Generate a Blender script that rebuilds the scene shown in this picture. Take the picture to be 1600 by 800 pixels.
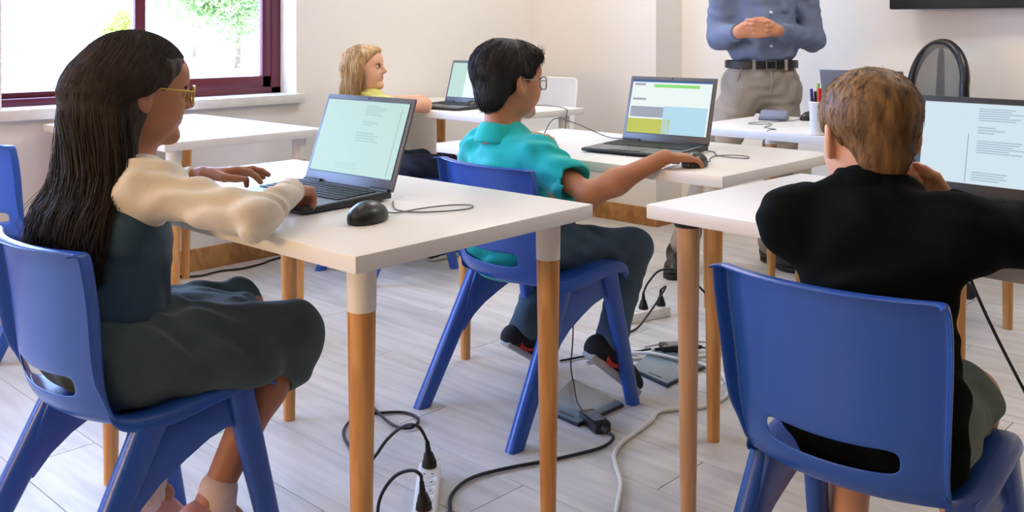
import bpy, math, random
import numpy as np
from mathutils import Vector, Matrix

for o in list(bpy.data.objects):
    bpy.data.objects.remove(o)
scene = bpy.context.scene
col = scene.collection
rad = math.radians
rng = np.random.default_rng(7)
random.seed(7)

# ------------------------------------------------------------------ camera
cam_d = bpy.data.cameras.new('camera')
cam_d.sensor_width = 36.0
cam_d.lens = 1510.0 / 1600.0 * 36.0
cam_d.shift_y = -(400.0 - 46.5) / 1600.0
cam_d.clip_start = 0.05
cam = bpy.data.objects.new('camera', cam_d)
col.objects.link(cam)
cam.location = (0, 0, 1.11)
cam.rotation_euler = (rad(90), 0, rad(43.45 - 90))
scene.camera = cam

# ------------------------------------------------------------------ world, sun, window light
scene.view_settings.view_transform = 'Standard'
scene.view_settings.look = 'None'
scene.view_settings.exposure = 0.11
scene.view_settings.gamma = 1.0
scene.view_settings.use_curve_mapping = False

world = bpy.data.worlds.new('sky')
scene.world = world
world.use_nodes = True
wn = world.node_tree.nodes
bg = wn['Background']
bg.inputs['Color'].default_value = (0.38, 0.57, 1.0, 1)
bg.inputs['Strength'].default_value = 17.0

sun_d = bpy.data.lights.new('sun', 'SUN')
sun_d.energy = 8.0
sun_d.angle = rad(1.0)
sun_d.color = (1.0, 0.95, 0.86)
sun = bpy.data.objects.new('sun', sun_d)
col.objects.link(sun)
sun.rotation_euler = (rad(50), 0, rad(-20))      # from behind the building, does not enter the room

def area_light(name, loc, rot, sx, sy, power, color, portal=False, spread=180):
    d = bpy.data.lights.new(name, 'AREA')
    d.shape = 'RECTANGLE'
    d.size, d.size_y = sx, sy
    d.energy = power
    d.color = color
    d.spread = rad(spread)
    if portal:
        d.cycles.is_portal = True
    o = bpy.data.objects.new(name, d)
    col.objects.link(o)
    o.location = loc
    o.rotation_euler = rot
    return o

WIN = [(1.395, 2.775), (-1.75, 0.75)]           # openings in the window wall (x ranges)
WZ0, WZ1 = 0.79, 2.25
YW, YP = 4.12, 4.30                              # window wall face, window plane
for i, (a, b) in enumerate(WIN):
    area_light('window_portal', ((a + b) / 2, YP + 0.09, (WZ0 + WZ1) / 2), (rad(-90), 0, 0), b - a, WZ1 - WZ0, 1, (1, 1, 1), portal=True)

LAMPS = [(-1.2, 0.2), (-1.2, 2.4), (1.6, 0.6), (1.6, 2.6), (3.7, 0.6), (3.7, 2.9)]
LAMP_POWER = [4, 6, 1, 3, 21, 20]
LAMP_COL = [(1.0, 0.80, 0.54), (1.0, 0.80, 0.54), (1.0, 0.92, 0.78), (1.0, 0.92, 0.78), (1.0, 0.96, 0.90), (1.0, 0.97, 0.94)]
ADDED_FILL_POWER, ADDED_FILL_COL = 52, (1.0, 0.63, 0.25)

# ------------------------------------------------------------------ materials
def new_mat(name):
    m = bpy.data.materials.new(name)
    m.use_nodes = True
    nt = m.node_tree
    return m, nt, nt.nodes['Principled BSDF']

def lin(c):
    return tuple((v / 255 / 12.92) if v / 255 <= 0.04045 else ((v / 255 + 0.055) / 1.055) ** 2.4 for v in c) + (1,)

def mat(name, rgb, rough=0.5, var=0.0, vscale=6, bump=0.0, bscale=200, metal=0.0, spec=0.5, sss=0.0, stretch=(1, 1, 1), coat=0.0, sheen=0.0):
    m, nt, b = new_mat(name)
    N, L = nt.nodes, nt.links
    c = lin(rgb)
    b.inputs['Base Color'].default_value = c
    b.inputs['Roughness'].default_value = rough
    b.inputs['Metallic'].default_value = metal
    b.inputs['Specular IOR Level'].default_value = spec
    b.inputs['Coat Weight'].default_value = coat
    b.inputs['Sheen Weight'].default_value = sheen
    if sss:
        b.inputs['Subsurface Weight'].default_value = sss
        b.inputs['Subsurface Radius'].default_value = (0.012, 0.005, 0.003)
        b.inputs['Subsurface Scale'].default_value = 0.6
    if var or bump:
        tc = N.new('ShaderNodeTexCoord')
        mp = N.new('ShaderNodeMapping')
        mp.inputs['Scale'].default_value = stretch
        L.new(tc.outputs['Object'], mp.inputs['Vector'])
    if var:
        n = N.new('ShaderNodeTexNoise')
        n.inputs['Scale'].default_value = vscale
        n.inputs['Detail'].default_value = 5
        L.new(mp.outputs['Vector'], n.inputs['Vector'])
        r = N.new('ShaderNodeValToRGB')
        r.color_ramp.elements[0].position = 0.3
        r.color_ramp.elements[1].position = 0.7
        r.color_ramp.elements[0].color = tuple(max(0, v * (1 - var)) for v in c[:3]) + (1,)
        r.color_ramp.elements[1].color = tuple(min(1, v * (1 + var)) for v in c[:3]) + (1,)
        L.new(n.outputs['Fac'], r.inputs['Fac'])
        L.new(r.outputs['Color'], b.inputs['Base Color'])
    if bump:
        n2 = N.new('ShaderNodeTexNoise')
        n2.inputs['Scale'].default_value = bscale
        n2.inputs['Detail'].default_value = 3
        L.new(mp.outputs['Vector'], n2.inputs['Vector'])
        bp = N.new('ShaderNodeBump')
        bp.inputs['Strength'].default_value = bump
        bp.inputs['Distance'].default_value = 0.004
        L.new(n2.outputs['Fac'], bp.inputs['Height'])
        L.new(bp.outputs['Normal'], b.inputs['Normal'])
    return m

def wood_mat(name, c1, c2, scale=(30, 30, 2), rough=0.45):
    m, nt, b = new_mat(name)
    N, L = nt.nodes, nt.links
    tc = N.new('ShaderNodeTexCoord')
    mp = N.new('ShaderNodeMapping')
    mp.inputs['Scale'].default_value = scale
    L.new(tc.outputs['Object'], mp.inputs['Vector'])
    n = N.new('ShaderNodeTexNoise')
    n.inputs['Scale'].default_value = 1.0
    n.inputs['Detail'].default_value = 6
    n.inputs['Distortion'].default_value = 0.8
    L.new(mp.outputs['Vector'], n.inputs['Vector'])
    r = N.new('ShaderNodeValToRGB')
    r.color_ramp.elements[0].position = 0.32
    r.color_ramp.elements[1].position = 0.68
    r.color_ramp.elements[0].color = lin(c1)
    r.color_ramp.elements[1].color = lin(c2)
    L.new(n.outputs['Fac'], r.inputs['Fac'])
    L.new(r.outputs['Color'], b.inputs['Base Color'])
    b.inputs['Roughness'].default_value = rough
    return m

def emit_mat(name, rgb, strength=1.0):
    m, nt, b = new_mat(name)
    c = lin(rgb)
    b.inputs['Base Color'].default_value = (0.01, 0.01, 0.01, 1)
    b.inputs['Specular IOR Level'].default_value = 0.15
    b.inputs['Emission Color'].default_value = c
    b.inputs['Emission Strength'].default_value = strength
    b.inputs['Roughness'].default_value = 0.35
    return m

def plank_mat():
    m, nt, b = new_mat('floor_laminate')
    N, L = nt.nodes, nt.links
    oi = N.new('ShaderNodeObjectInfo')
    tc = N.new('ShaderNodeTexCoord')
    add = N.new('ShaderNodeVectorMath'); add.operation = 'ADD'
    mul = N.new('ShaderNodeVectorMath'); mul.operation = 'SCALE'
    comb = N.new('ShaderNodeCombineXYZ')
    L.new(oi.outputs['Random'], comb.inputs[0]); L.new(oi.outputs['Random'], comb.inputs[2])
    L.new(comb.outputs[0], mul.inputs[0]); mul.inputs['Scale'].default_value = 17.0
    L.new(tc.outputs['Object'], add.inputs[0]); L.new(mul.outputs[0], add.inputs[1])
    mp = N.new('ShaderNodeMapping')
    mp.inputs['Scale'].default_value = (16, 1.6, 16)
    L.new(add.outputs[0], mp.inputs['Vector'])
    n = N.new('ShaderNodeTexNoise')
    n.inputs['Scale'].default_value = 1.0; n.inputs['Detail'].default_value = 7; n.inputs['Distortion'].default_value = 1.4
    L.new(mp.outputs['Vector'], n.inputs['Vector'])
    r = N.new('ShaderNodeValToRGB')
    r.color_ramp.elements[0].position = 0.25; r.color_ramp.elements[0].color = lin((182, 178, 174))
    r.color_ramp.elements[1].position = 0.6; r.color_ramp.elements[1].color = lin((208, 205, 201))
    L.new(n.outputs['Fac'], r.inputs['Fac'])
    hs = N.new('ShaderNodeHueSaturation')
    mr = N.new('ShaderNodeMapRange')
    mr.inputs['To Min'].default_value = 0.9; mr.inputs['To Max'].default_value = 1.05
    L.new(oi.outputs['Random'], mr.inputs['Value']); L.new(mr.outputs[0], hs.inputs['Value'])
    L.new(r.outputs['Color'], hs.inputs['Color'])
    L.new(hs.outputs['Color'], b.inputs['Base Color'])
    b.inputs['Roughness'].default_value = 0.38
    return m

def glass_mat(name, fac=0.06, tint=(1, 1, 1, 1)):
    m, nt, b = new_mat(name)
    N, L = nt.nodes, nt.links
    N.remove(b)
    t = N.new('ShaderNodeBsdfTransparent'); t.inputs['Color'].default_value = tint
    g = N.new('ShaderNodeBsdfGlossy'); g.inputs['Roughness'].default_value = 0.03
    mx = N.new('ShaderNodeMixShader'); mx.inputs[0].default_value = fac
    L.new(t.outputs[0], mx.inputs[1]); L.new(g.outputs[0], mx.inputs[2])
    L.new(mx.outputs[0], N['Material Output'].inputs['Surface'])
    return m

def hair_mat(name, c1, c2, rough=0.42):
    m, nt, b = new_mat(name)
    N, L = nt.nodes, nt.links
    tc = N.new('ShaderNodeTexCoord')
    mp = N.new('ShaderNodeMapping'); mp.inputs['Scale'].default_value = (90, 90, 9)
    L.new(tc.outputs['Object'], mp.inputs['Vector'])
    n = N.new('ShaderNodeTexNoise'); n.inputs['Scale'].default_value = 1; n.inputs['Detail'].default_value = 4
    L.new(mp.outputs['Vector'], n.inputs['Vector'])
    r = N.new('ShaderNodeValToRGB')
    r.color_ramp.elements[0].position = 0.3; r.color_ramp.elements[0].color = lin(c1)
    r.color_ramp.elements[1].position = 0.75; r.color_ramp.elements[1].color = lin(c2)
    L.new(n.outputs['Fac'], r.inputs['Fac']); L.new(r.outputs['Color'], b.inputs['Base Color'])
    bp = N.new('ShaderNodeBump'); bp.inputs['Strength'].default_value = 0.5; bp.inputs['Distance'].default_value = 0.004
    L.new(n.outputs['Fac'], bp.inputs['Height']); L.new(bp.outputs['Normal'], b.inputs['Normal'])
    b.inputs['Roughness'].default_value = rough
    b.inputs['Specular IOR Level'].default_value = 0.4
    return m

M = {}
M['wall'] = mat('white_paint', (236, 233, 228), 0.75, bump=0.05, bscale=120)
M['wall_dark'] = mat('low_bounce_brown', (104, 88, 72), 0.8)  # made-up dark finish for the unseen right wall, cuts bounced light
M['wall_tan'] = mat('warm_bounce_tan', (214, 166, 100), 0.8)  # made-up tan finish for the unseen back wall, adds warm bounce
M['ceiling'] = mat('ceiling_paint', (238, 236, 232), 0.8)
M['plank'] = plank_mat()
M['subfloor'] = mat('joint_dark', (138, 130, 122), 0.9)
M['baseboard'] = wood_mat('baseboard_wood', (146, 98, 48), (196, 146, 84), (14, 14, 9), 0.5)
M['marble'] = mat('sill_marble', (222, 219, 214), 0.3, var=0.12, vscale=9)
M['frame'] = mat('burgundy_aluminium', (96, 30, 44), 0.35)
M['glass'] = glass_mat('window_glass', 0.05)
M['lens'] = glass_mat('lens_glass', 0.12)
M['yellow_lens'] = glass_mat('yellow_lens', 0.08, (1, 0.93, 0.55, 1))
M['table'] = mat('white_laminate', (236, 234, 229), 0.32)
M['leg_wood'] = wood_mat('beech_leg', (186, 126, 66), (214, 160, 96), (60, 60, 5), 0.42)
M['leg_pale'] = wood_mat('pale_leg', (196, 150, 110), (212, 172, 134), (60, 60, 4), 0.45)
M['leg_white'] = mat('leg_white', (234, 229, 218), 0.45)
M['blue'] = mat('blue_polypropylene', (40, 86, 176), 0.28, bump=0.06, bscale=600)
M['white_plastic'] = mat('white_plastic', (236, 235, 232), 0.4)
M['black_plastic'] = mat('black_plastic', (24, 25, 27), 0.35)
M['dark_rubber'] = mat('dark_rubber', (18, 18, 20), 0.6)
M['laptop_grey'] = mat('laptop_grey', (104, 106, 112), 0.38, metal=0.35)
M['laptop_dark'] = mat('laptop_dark', (48, 50, 54), 0.42, metal=0.2)
M['key'] = mat('key_black', (26, 27, 30), 0.5)
M['pad'] = mat('touch_pad', (84, 86, 90), 0.35)
M['cable_black'] = mat('cable_black', (18, 18, 22), 0.45)
M['cable_white'] = mat('cable_white', (214, 212, 208), 0.5)
M['cable_grey'] = mat('cable_grey', (96, 92, 90), 0.5)
M['slab'] = mat('slab_grey', (118, 134, 140), 0.18, spec=0.6)
M['slab_edge'] = mat('slab_edge', (30, 36, 42), 0.4)
M['chrome'] = mat('chrome', (196, 198, 200), 0.2, metal=1.0)
M['red_glow'] = emit_mat('switch_glow', (255, 70, 20), 1.6)
M['skin_tan'] = mat('skin_tan', (184, 124, 88), 0.5, var=0.08, vscale=18, sss=0.12)
M['skin_girl'] = mat('skin_warm', (170, 112, 82), 0.5, var=0.08, vscale=18, sss=0.12)
M['skin_leg'] = mat('skin_brown', (150, 94, 62), 0.5, var=0.06, vscale=18, sss=0.1)
M['skin_fair'] = mat('skin_fair', (226, 172, 140), 0.5, var=0.07, vscale=18, sss=0.15)
M['skin_man'] = mat('skin_man', (206, 144, 112), 0.5, var=0.08, vscale=18, sss=0.12)
M['lip'] = mat('lip', (172, 84, 78), 0.4)
M['eye_white'] = mat('eye_white', (228, 224, 218), 0.2)
M['iris'] = mat('iris_brown', (52, 32, 22), 0.2)
M['hair_dark'] = hair_mat('hair_dark', (22, 16, 12), (56, 42, 32), 0.62)
M['hair_black'] = hair_mat('hair_black', (14, 12, 12), (40, 34, 32), 0.62)
M['hair_blond'] = hair_mat('hair_blond', (74, 52, 28), (158, 120, 74), 0.55)
M['hair_gold'] = hair_mat('hair_gold', (150, 108, 60), (226, 190, 132), 0.45)
M['brow_dark'] = mat('brow_dark', (40, 28, 22), 0.7)
M['brow_blond'] = mat('brow_blond', (112, 80, 52), 0.7)
M['cream_knit'] = mat('cream_knit', (216, 206, 190), 0.85, var=0.05, vscale=25, bump=0.25, bscale=500, sheen=0.2)
M['dress'] = mat('dark_teal_corduroy', (58, 78, 78), 0.9, var=0.2, vscale=14, bump=0.3, bscale=380, sheen=0.15)
M['dress_blue'] = mat('dark_blue_bodice', (38, 66, 84), 0.9, var=0.15, vscale=14, bump=0.3, bscale=380, sheen=0.15)
M['teal'] = mat('teal_pique', (0, 182, 180), 0.85, var=0.08, vscale=12, bump=0.2, bscale=700, sheen=0.15)
M['jeans'] = mat('blue_grey_denim', (72, 94, 112), 0.9, var=0.22, vscale=16, bump=0.3, bscale=600)
M['jeans_dark'] = mat('navy_denim', (34, 48, 72), 0.9, var=0.2, vscale=16, bump=0.3, bscale=600)
M['black_cloth'] = mat('black_shirt', (8, 12, 10), 0.95, spec=0.12, var=0.2, vscale=10, bump=0.25, bscale=500)
M['shorts'] = mat('grey_green_shorts', (122, 136, 126), 0.92, var=0.15, vscale=14, bump=0.3, bscale=500)
M['yellow_top'] = mat('yellow_green_top', (216, 214, 122), 0.88, var=0.1, vscale=20, bump=0.2, bscale=500)
M['shirt_blue'] = mat('slate_blue_shirt', (112, 126, 156), 0.88, var=0.1, vscale=14, bump=0.25, bscale=700)
M['chino'] = mat('grey_chino', (158, 150, 140), 0.9, var=0.08, vscale=12, bump=0.25, bscale=700)
M['leather'] = mat('black_leather', (20, 19, 20), 0.4, bump=0.15, bscale=300)
M['shoe_black'] = mat('black_mesh_shoe', (22, 23, 27), 0.8, bump=0.5, bscale=450)
M['shoe_sole'] = mat('white_sole', (190, 190, 190), 0.6)
M['red'] = mat('red_mark', (206, 52, 52), 0.5)
M['pink'] = mat('pink_shoe', (196, 140, 134), 0.55)
M['pink_sock'] = mat('pale_sock', (214, 190, 184), 0.9, bump=0.4, bscale=400)
M['mesh_fabric'] = None
M['bark'] = mat('bark', (120, 100, 80), 0.9, var=0.2, vscale=9)
M['leaf'] = mat('leaf', (128, 156, 84), 0.7, var=0.3, vscale=3)
M['leaf_yellow'] = mat('leaf_yellow', (170, 186, 80), 0.7, var=0.3, vscale=3)
M['paving'] = mat('pale_paving', (206, 200, 190), 0.9, var=0.08, vscale=0.6)
M['render_wall'] = mat('outside_render', (226, 220, 210), 0.9)
M['roof_grey'] = mat('roof_grey', (150, 146, 138), 0.9)
M['tape'] = mat('tape_tan', (216, 176, 96), 0.5)
M['eraser'] = mat('grey_case', (124, 130, 150), 0.5)

def mesh_fabric():
    m, nt, b = new_mat('chair_mesh')
    N, L = nt.nodes, nt.links
    b.inputs['Base Color'].default_value = lin((110, 106, 100))
    b.inputs['Roughness'].default_value = 0.8
    t = N.new('ShaderNodeBsdfTransparent')
    mx = N.new('ShaderNodeMixShader'); mx.inputs[0].default_value = 0.55
    L.new(t.outputs[0], mx.inputs[1]); L.new(b.outputs[0], mx.inputs[2])
    L.new(mx.outputs[0], N['Material Output'].inputs['Surface'])
    return m
M['mesh_fabric'] = mesh_fabric()

# ------------------------------------------------------------------ object helpers
def tag(o, label, cat, group=None, kind=None):
    if label: o['label'] = label
    if cat: o['category'] = cat
    if group: o['group'] = group
    if kind: o['kind'] = kind
    return o

def empty(name, loc, rz=0.0):
    o = bpy.data.objects.new(name, None)
    o.empty_display_size = 0.05
    col.objects.link(o)
    o.location = loc
    o.rotation_euler = (0, 0, rz)
    return o

def link(name, me, m, parent=None, smooth=False, world=False):
    """world=True: the mesh is in world coordinates and its (unrotated) ancestors only translate"""
    o = bpy.data.objects.new(name, me)
    col.objects.link(o)
    if m is not None and not me.materials:
        me.materials.append(m)
    if parent is not None:
        o.parent = parent
        if world:
            off = Vector((0, 0, 0)); p = parent
            while p is not None:
                off += p.location; p = p.parent
            o.location = -off
    if smooth:
        me.polygons.foreach_set('use_smooth', np.ones(len(me.polygons), bool))
    return o

def np_mesh(name, V, F):
    V = np.asarray(V, np.float32); F = np.asarray(F, np.int32)
    me = bpy.data.meshes.new(name)
    n = F.shape[1]
    me.vertices.add(len(V)); me.vertices.foreach_set('co', V.ravel())
    me.loops.add(F.size); me.loops.foreach_set('vertex_index', F.ravel())
    me.polygons.add(len(F))
    me.polygons.foreach_set('loop_start', np.arange(0, F.size, n, dtype=np.int32))
    me.polygons.foreach_set('loop_total', np.full(len(F), n, np.int32))
    me.update(calc_edges=True)
    return me

class MB:
    """collects simple solids into one mesh"""
    def __init__(s): s.v = []; s.f = []
    def add(s, v, f):
        b = len(s.v); s.v += [tuple(p) for p in v]; s.f += [tuple(i + b for i in q) for q in f]; return s
    def box(s, c, d, rot=None):
        hx, hy, hz = d[0] / 2, d[1] / 2, d[2] / 2
        v = [Vector((x * hx, y * hy, z * hz)) for x in (-1, 1) for y in (-1, 1) for z in (-1, 1)]
        f = [(0, 1, 3, 2), (4, 6, 7, 5), (0, 4, 5, 1), (2, 3, 7, 6), (0, 2, 6, 4), (1, 5, 7, 3)]
        if rot is not None: v = [rot @ p for p in v]
        return s.add([p + Vector(c) for p in v], f)
    def cone(s, a, b, r1, r2, n=20, caps=True):
        a, b = Vector(a), Vector(b); z = (b - a).normalized()
        x = z.orthogonal().normalized(); y = z.cross(x)
        v = []
        for p, r in ((a, r1), (b, r2)):
            v += [p + (x * math.cos(2 * math.pi * i / n) + y * math.sin(2 * math.pi * i / n)) * r for i in range(n)]
        f = [(i, (i + 1) % n, n + (i + 1) % n, n + i) for i in range(n)]
        if caps: f += [tuple(range(n - 1, -1, -1)), tuple(range(n, 2 * n))]
        return s.add(v, f)
    def prism(s, pts, axis, a, b):
        """polygon pts (2D) extruded along axis from a to b"""
        n = len(pts)
        def P(p, t): return {'y': (p[0], t, p[1]), 'z': (p[0], p[1], t), 'x': (t, p[0], p[1])}[axis]
        v = [P(p, a) for p in pts] + [P(p, b) for p in pts]
        f = [(i, (i + 1) % n, n + (i + 1) % n, n + i) for i in range(n)] + [tuple(range(n - 1, -1, -1)), tuple(range(n, 2 * n))]
        return s.add(v, f)
    def tube(s, pts, r, n=6, closed=False):
        pts = [Vector(p) for p in pts]; base = len(s.v); m = len(pts)
        up = Vector((0, 0, 1)); rr = r if isinstance(r, (list, tuple)) else [r] * m
        t0 = (pts[1] - pts[0]).normalized(); x = t0.orthogonal().normalized()
        for i, p in enumerate(pts):
            if closed: t = pts[(i + 1) % m] - pts[i - 1]
            else: t = pts[min(i + 1, m - 1)] - pts[max(i - 1, 0)]
            if t.length < 1e-9: t = t0
            t.normalize(); x = (x - t * x.dot(t)).normalized(); y = t.cross(x)
            s.v += [tuple(p + (x * math.cos(2 * math.pi * k / n) + y * math.sin(2 * math.pi * k / n)) * rr[i]) for k in range(n)]
        for i in range(m if closed else m - 1):
            i2 = (i + 1) % m
            for k in range(n):
                k2 = (k + 1) % n
                s.f.append((base + i * n + k, base + i * n + k2, base + i2 * n + k2, base + i2 * n + k))
        if not closed:
            s.f += [tuple(base + k for k in range(n - 1, -1, -1)), tuple(base + (m - 1) * n + k for k in range(n))]
        return s
    def mesh(s, name):
        me = bpy.data.meshes.new(name); me.from_pydata(s.v, [], s.f); me.update()
        return me
    def build(s, name, m, parent=None, smooth=False, bevel=0, subsurf=0, solid=0, world=False, autos=False):
        import bmesh
        me = s.mesh(name)
        bm = bmesh.new(); bm.from_mesh(me); bmesh.ops.recalc_face_normals(bm, faces=bm.faces); bm.to_mesh(me); bm.free()
        if bevel or subsurf or solid:
            me = apply_mods(me, bevel, subsurf, solid)
        o = link(name, me, m, parent, smooth or subsurf > 0, world)
        if autos or bevel: shade_auto(me)
        return o

def shade_auto(me, ang=40):
    me.polygons.foreach_set('use_smooth', np.ones(len(me.polygons), bool))
    try: me.set_sharp_from_angle(angle=rad(ang))
    except Exception: pass

def apply_mods(me, bevel=0, subsurf=0, solid=0):
    t = bpy.data.objects.new('tmp', me); col.objects.link(t)
    if solid:
        md = t.modifiers.new('s', 'SOLIDIFY'); md.thickness = solid; md.offset = 0
    if bevel:
        md = t.modifiers.new('b', 'BEVEL'); md.width = bevel; md.segments = 2; md.limit_method = 'ANGLE'; md.angle_limit = rad(35)
    if subsurf:
        md = t.modifiers.new('d', 'SUBSURF'); md.levels = subsurf; md.render_levels = subsurf
    dg = bpy.context.evaluated_depsgraph_get()
    out = bpy.data.meshes.new_from_object(t.evaluated_get(dg))
    out.name = me.name
    bpy.data.objects.remove(t); bpy.data.meshes.remove(me)
    return out

def copy_tree(o, parent=None):
    c = o.copy(); col.objects.link(c)
    if parent is not None: c.parent = parent
    for ch in [x for x in bpy.data.objects if x.parent == o]:
        copy_tree(ch, c)
    return c

def spline(pts, n=10):
    pts = [np.array(p, float) for p in pts]; out = []
    P = [2 * pts[0] - pts[1]] + pts + [2 * pts[-1] - pts[-2]]
    for i in range(1, len(P) - 2):
        p0, p1, p2, p3 = P[i - 1:i + 3]
        for k in range(n):
            t = k / n
            out.append(0.5 * (2 * p1 + (p2 - p0) * t + (2 * p0 - 5 * p1 + 4 * p2 - p3) * t * t + (3 * p1 - p0 - 3 * p2 + p3) * t ** 3))
    out.append(pts[-1])
    return [tuple(p) for p in out]

def cable(name, pts, r, m, parent=None, n=8, world=True):
    mb = MB().tube(spline(pts, n), r, 6)
    return mb.build(name, m, parent, smooth=True, world=world)

# ------------------------------------------------------------------ signed distance modelling
def npv(*a): return np.array(a, np.float64)
def Cc(a, b, r1, r2=None, k=0.02, op='+'): return ('c', npv(*a), npv(*b), r1, r1 if r2 is None else r2, k, op)
def El(c, r, R=None, k=0.02, op='+'): return ('e', npv(*c), npv(*r), R, k, op)
def Pl(n, d, k=0.004): return ('p', npv(*n) / np.linalg.norm(n), d, k)          # keep n.p > d

def sdf_mesh(prims, h, noise=None, pad=None):
    lo = np.array([1e9] * 3); hi = -lo
    for p in prims:
        if p[0] == 'c' and p[6] == '+':
            r = max(p[3], p[4]); lo = np.minimum(lo, np.minimum(p[1], p[2]) - r); hi = np.maximum(hi, np.maximum(p[1], p[2]) + r)
        if p[0] == 'e' and p[5] == '+':
            r = p[2] if p[3] is None else np.full(3, p[2].max()); lo = np.minimum(lo, p[1] - r); hi = np.maximum(hi, p[1] + r)
    lo -= 4 * h + 0.012; hi += 4 * h + 0.012
    n = np.ceil((hi - lo) / h).astype(int) + 1
    ax = [(lo[i] + np.arange(n[i]) * h).astype(np.float32) for i in range(3)]
    D = np.full(tuple(n), 0.04, np.float32)
    for p in prims:
        if p[0] == 'p':
            v = p[2] - (ax[0][:, None, None] * p[1][0] + ax[1][None, :, None] * p[1][1] + ax[2][None, None, :] * p[1][2])
            k = p[3]; hh = np.clip(0.5 - 0.5 * (v - D) / k, 0, 1)
            D = (v + (D - v) * hh + k * hh * (1 - hh)).astype(np.float32)
            continue
        if p[0] == 'c': bl = np.minimum(p[1], p[2]) - max(p[3], p[4]); bh = np.maximum(p[1], p[2]) + max(p[3], p[4]); k, op = p[5], p[6]
        else:
            r = p[2] if p[3] is None else np.full(3, p[2].max()); bl = p[1] - r; bh = p[1] + r; k, op = p[4], p[5]
        mg = 0.045 + k
        i0 = np.clip(np.floor((bl - mg - lo) / h).astype(int), 0, n); i1 = np.clip(np.ceil((bh + mg - lo) / h).astype(int) + 1, 0, n)
        if np.any(i1 <= i0): continue
        sl = tuple(slice(a, b) for a, b in zip(i0, i1))
        X = ax[0][sl[0]][:, None, None]; Y = ax[1][sl[1]][None, :, None]; Z = ax[2][sl[2]][None, None, :]
        if p[0] == 'c':
            a, b = p[1], p[2]; ba = b - a; L2 = max(float(ba @ ba), 1e-12)
            t = np.clip(((X - a[0]) * ba[0] + (Y - a[1]) * ba[1] + (Z - a[2]) * ba[2]) / L2, 0, 1).astype(np.float32)
            d = np.sqrt((X - a[0] - t * ba[0]) ** 2 + (Y - a[1] - t * ba[1]) ** 2 + (Z - a[2] - t * ba[2]) ** 2) - (p[3] + (p[4] - p[3]) * t)
        else:
            c, r, R = p[1], p[2], p[3]
            x, y, z = X - c[0], Y - c[1], Z - c[2]
            if R is not None:
                R = np.asarray(R); x, y, z = (R[0, 0] * x + R[1, 0] * y + R[2, 0] * z, R[0, 1] * x + R[1, 1] * y + R[2, 1] * z, R[0, 2] * x + R[1, 2] * y + R[2, 2] * z)
            k0 = np.sqrt((x / r[0]) ** 2 + (y / r[1]) ** 2 + (z / r[2]) ** 2); k1 = np.sqrt((x / r[0] ** 2) ** 2 + (y / r[1] ** 2) ** 2 + (z / r[2] ** 2) ** 2)
            d = k0 * (k0 - 1) / np.maximum(k1, 1e-6)
        d = np.asarray(d, np.float32)
        A = D[sl]
        if op == '+':
            hh = np.clip(0.5 + 0.5 * (d - A) / k, 0, 1); D[sl] = d + (A - d) * hh - k * hh * (1 - hh)
        else:
            hh = np.clip(0.5 - 0.5 * (A + d) / k, 0, 1); D[sl] = A + (-d - A) * hh + k * hh * (1 - hh)
    if noise is not None:
        D = D + noise(ax[0][:, None, None], ax[1][None, :, None], ax[2][None, None, :]).astype(np.float32)
    D[0] = D[-1] = 0.04; D[:, 0] = D[:, -1] = 0.04; D[:, :, 0] = D[:, :, -1] = 0.04
    S = D < 0
    cnt = np.zeros(tuple(n - 1), np.int8)
    for a in (0, 1):
        for b in (0, 1):
            for c in (0, 1):
                cnt += S[a:n[0] - 1 + a, b:n[1] - 1 + b, c:n[2] - 1 + c]
    act = (cnt > 0) & (cnt < 8)
    I = np.argwhere(act)
    idx = np.full(act.shape, -1, np.int32); idx[act] = np.arange(len(I))
    corner = {}
    for a in (0, 1):
        for b in (0, 1):
            for c in (0, 1):
                corner[a, b, c] = D[I[:, 0] + a, I[:, 1] + b, I[:, 2] + c]
    acc = np.zeros((len(I), 3)); num = np.zeros(len(I))
    for axis in range(3):
        for u in (0, 1):
            for w in (0, 1):
                e0 = [u, w]; e0.insert(axis, 0); e1 = [u, w]; e1.insert(axis, 1)
                d0, d1 = corner[tuple(e0)], corner[tuple(e1)]
                m = (d0 < 0) != (d1 < 0)
                t = np.where(m, d0 / np.where(m, d0 - d1, 1), 0)
                pos = np.tile(np.array(e0, float), (len(I), 1)); pos[:, axis] = t
                acc[m] += pos[m]; num[m] += 1
    V = lo + (I + acc / num[:, None]) * h
    Fs = []
    for axis in range(3):
        s0 = [slice(None)] * 3; s1 = [slice(None)] * 3
        s0[axis] = slice(0, -1); s1[axis] = slice(1, None)
        a, b = S[tuple(s0)], S[tuple(s1)]
        E = np.argwhere(a != b)
        if len(E) == 0: continue
        o1, o2 = [(1, 2), (2, 0), (0, 1)][axis]
        def cell(d1, d2):
            q = E.copy(); q[:, o1] -= d1; q[:, o2] -= d2
            return idx[q[:, 0], q[:, 1], q[:, 2]]
        q = np.stack([cell(1, 1), cell(0, 1), cell(0, 0), cell(1, 0)], 1)
        fl = ~a[E[:, 0], E[:, 1], E[:, 2]]
        q[fl] = q[fl][:, ::-1]
        Fs.append(q)
    return V, np.concatenate(Fs)

def merge(parts):
    V = []; F = []; b = 0
    for v, f in parts:
        V.append(v); F.append(f + b); b += len(v)
    return np.concatenate(V), np.concatenate(F)

def folds(amp, fx, fy, fz, ph=0.0, amp2=0.0):
    def fn(X, Y, Z):
        w = np.sin(X * fy * 0.7 + Z * fx * 0.6 + ph) * 1.3
        r = amp * np.sin(X * fx + Y * fy + Z * fz + w + ph) * (0.5 + 0.5 * np.sin(X * 9 + Y * 13 - Z * 11 + ph))
        if amp2: r = r + amp2 * np.sin(X * 61 - Y * 47 + Z * 83 + 2 * np.sin(Z * 31 + Y * 23))
        return r
    return fn

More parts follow.
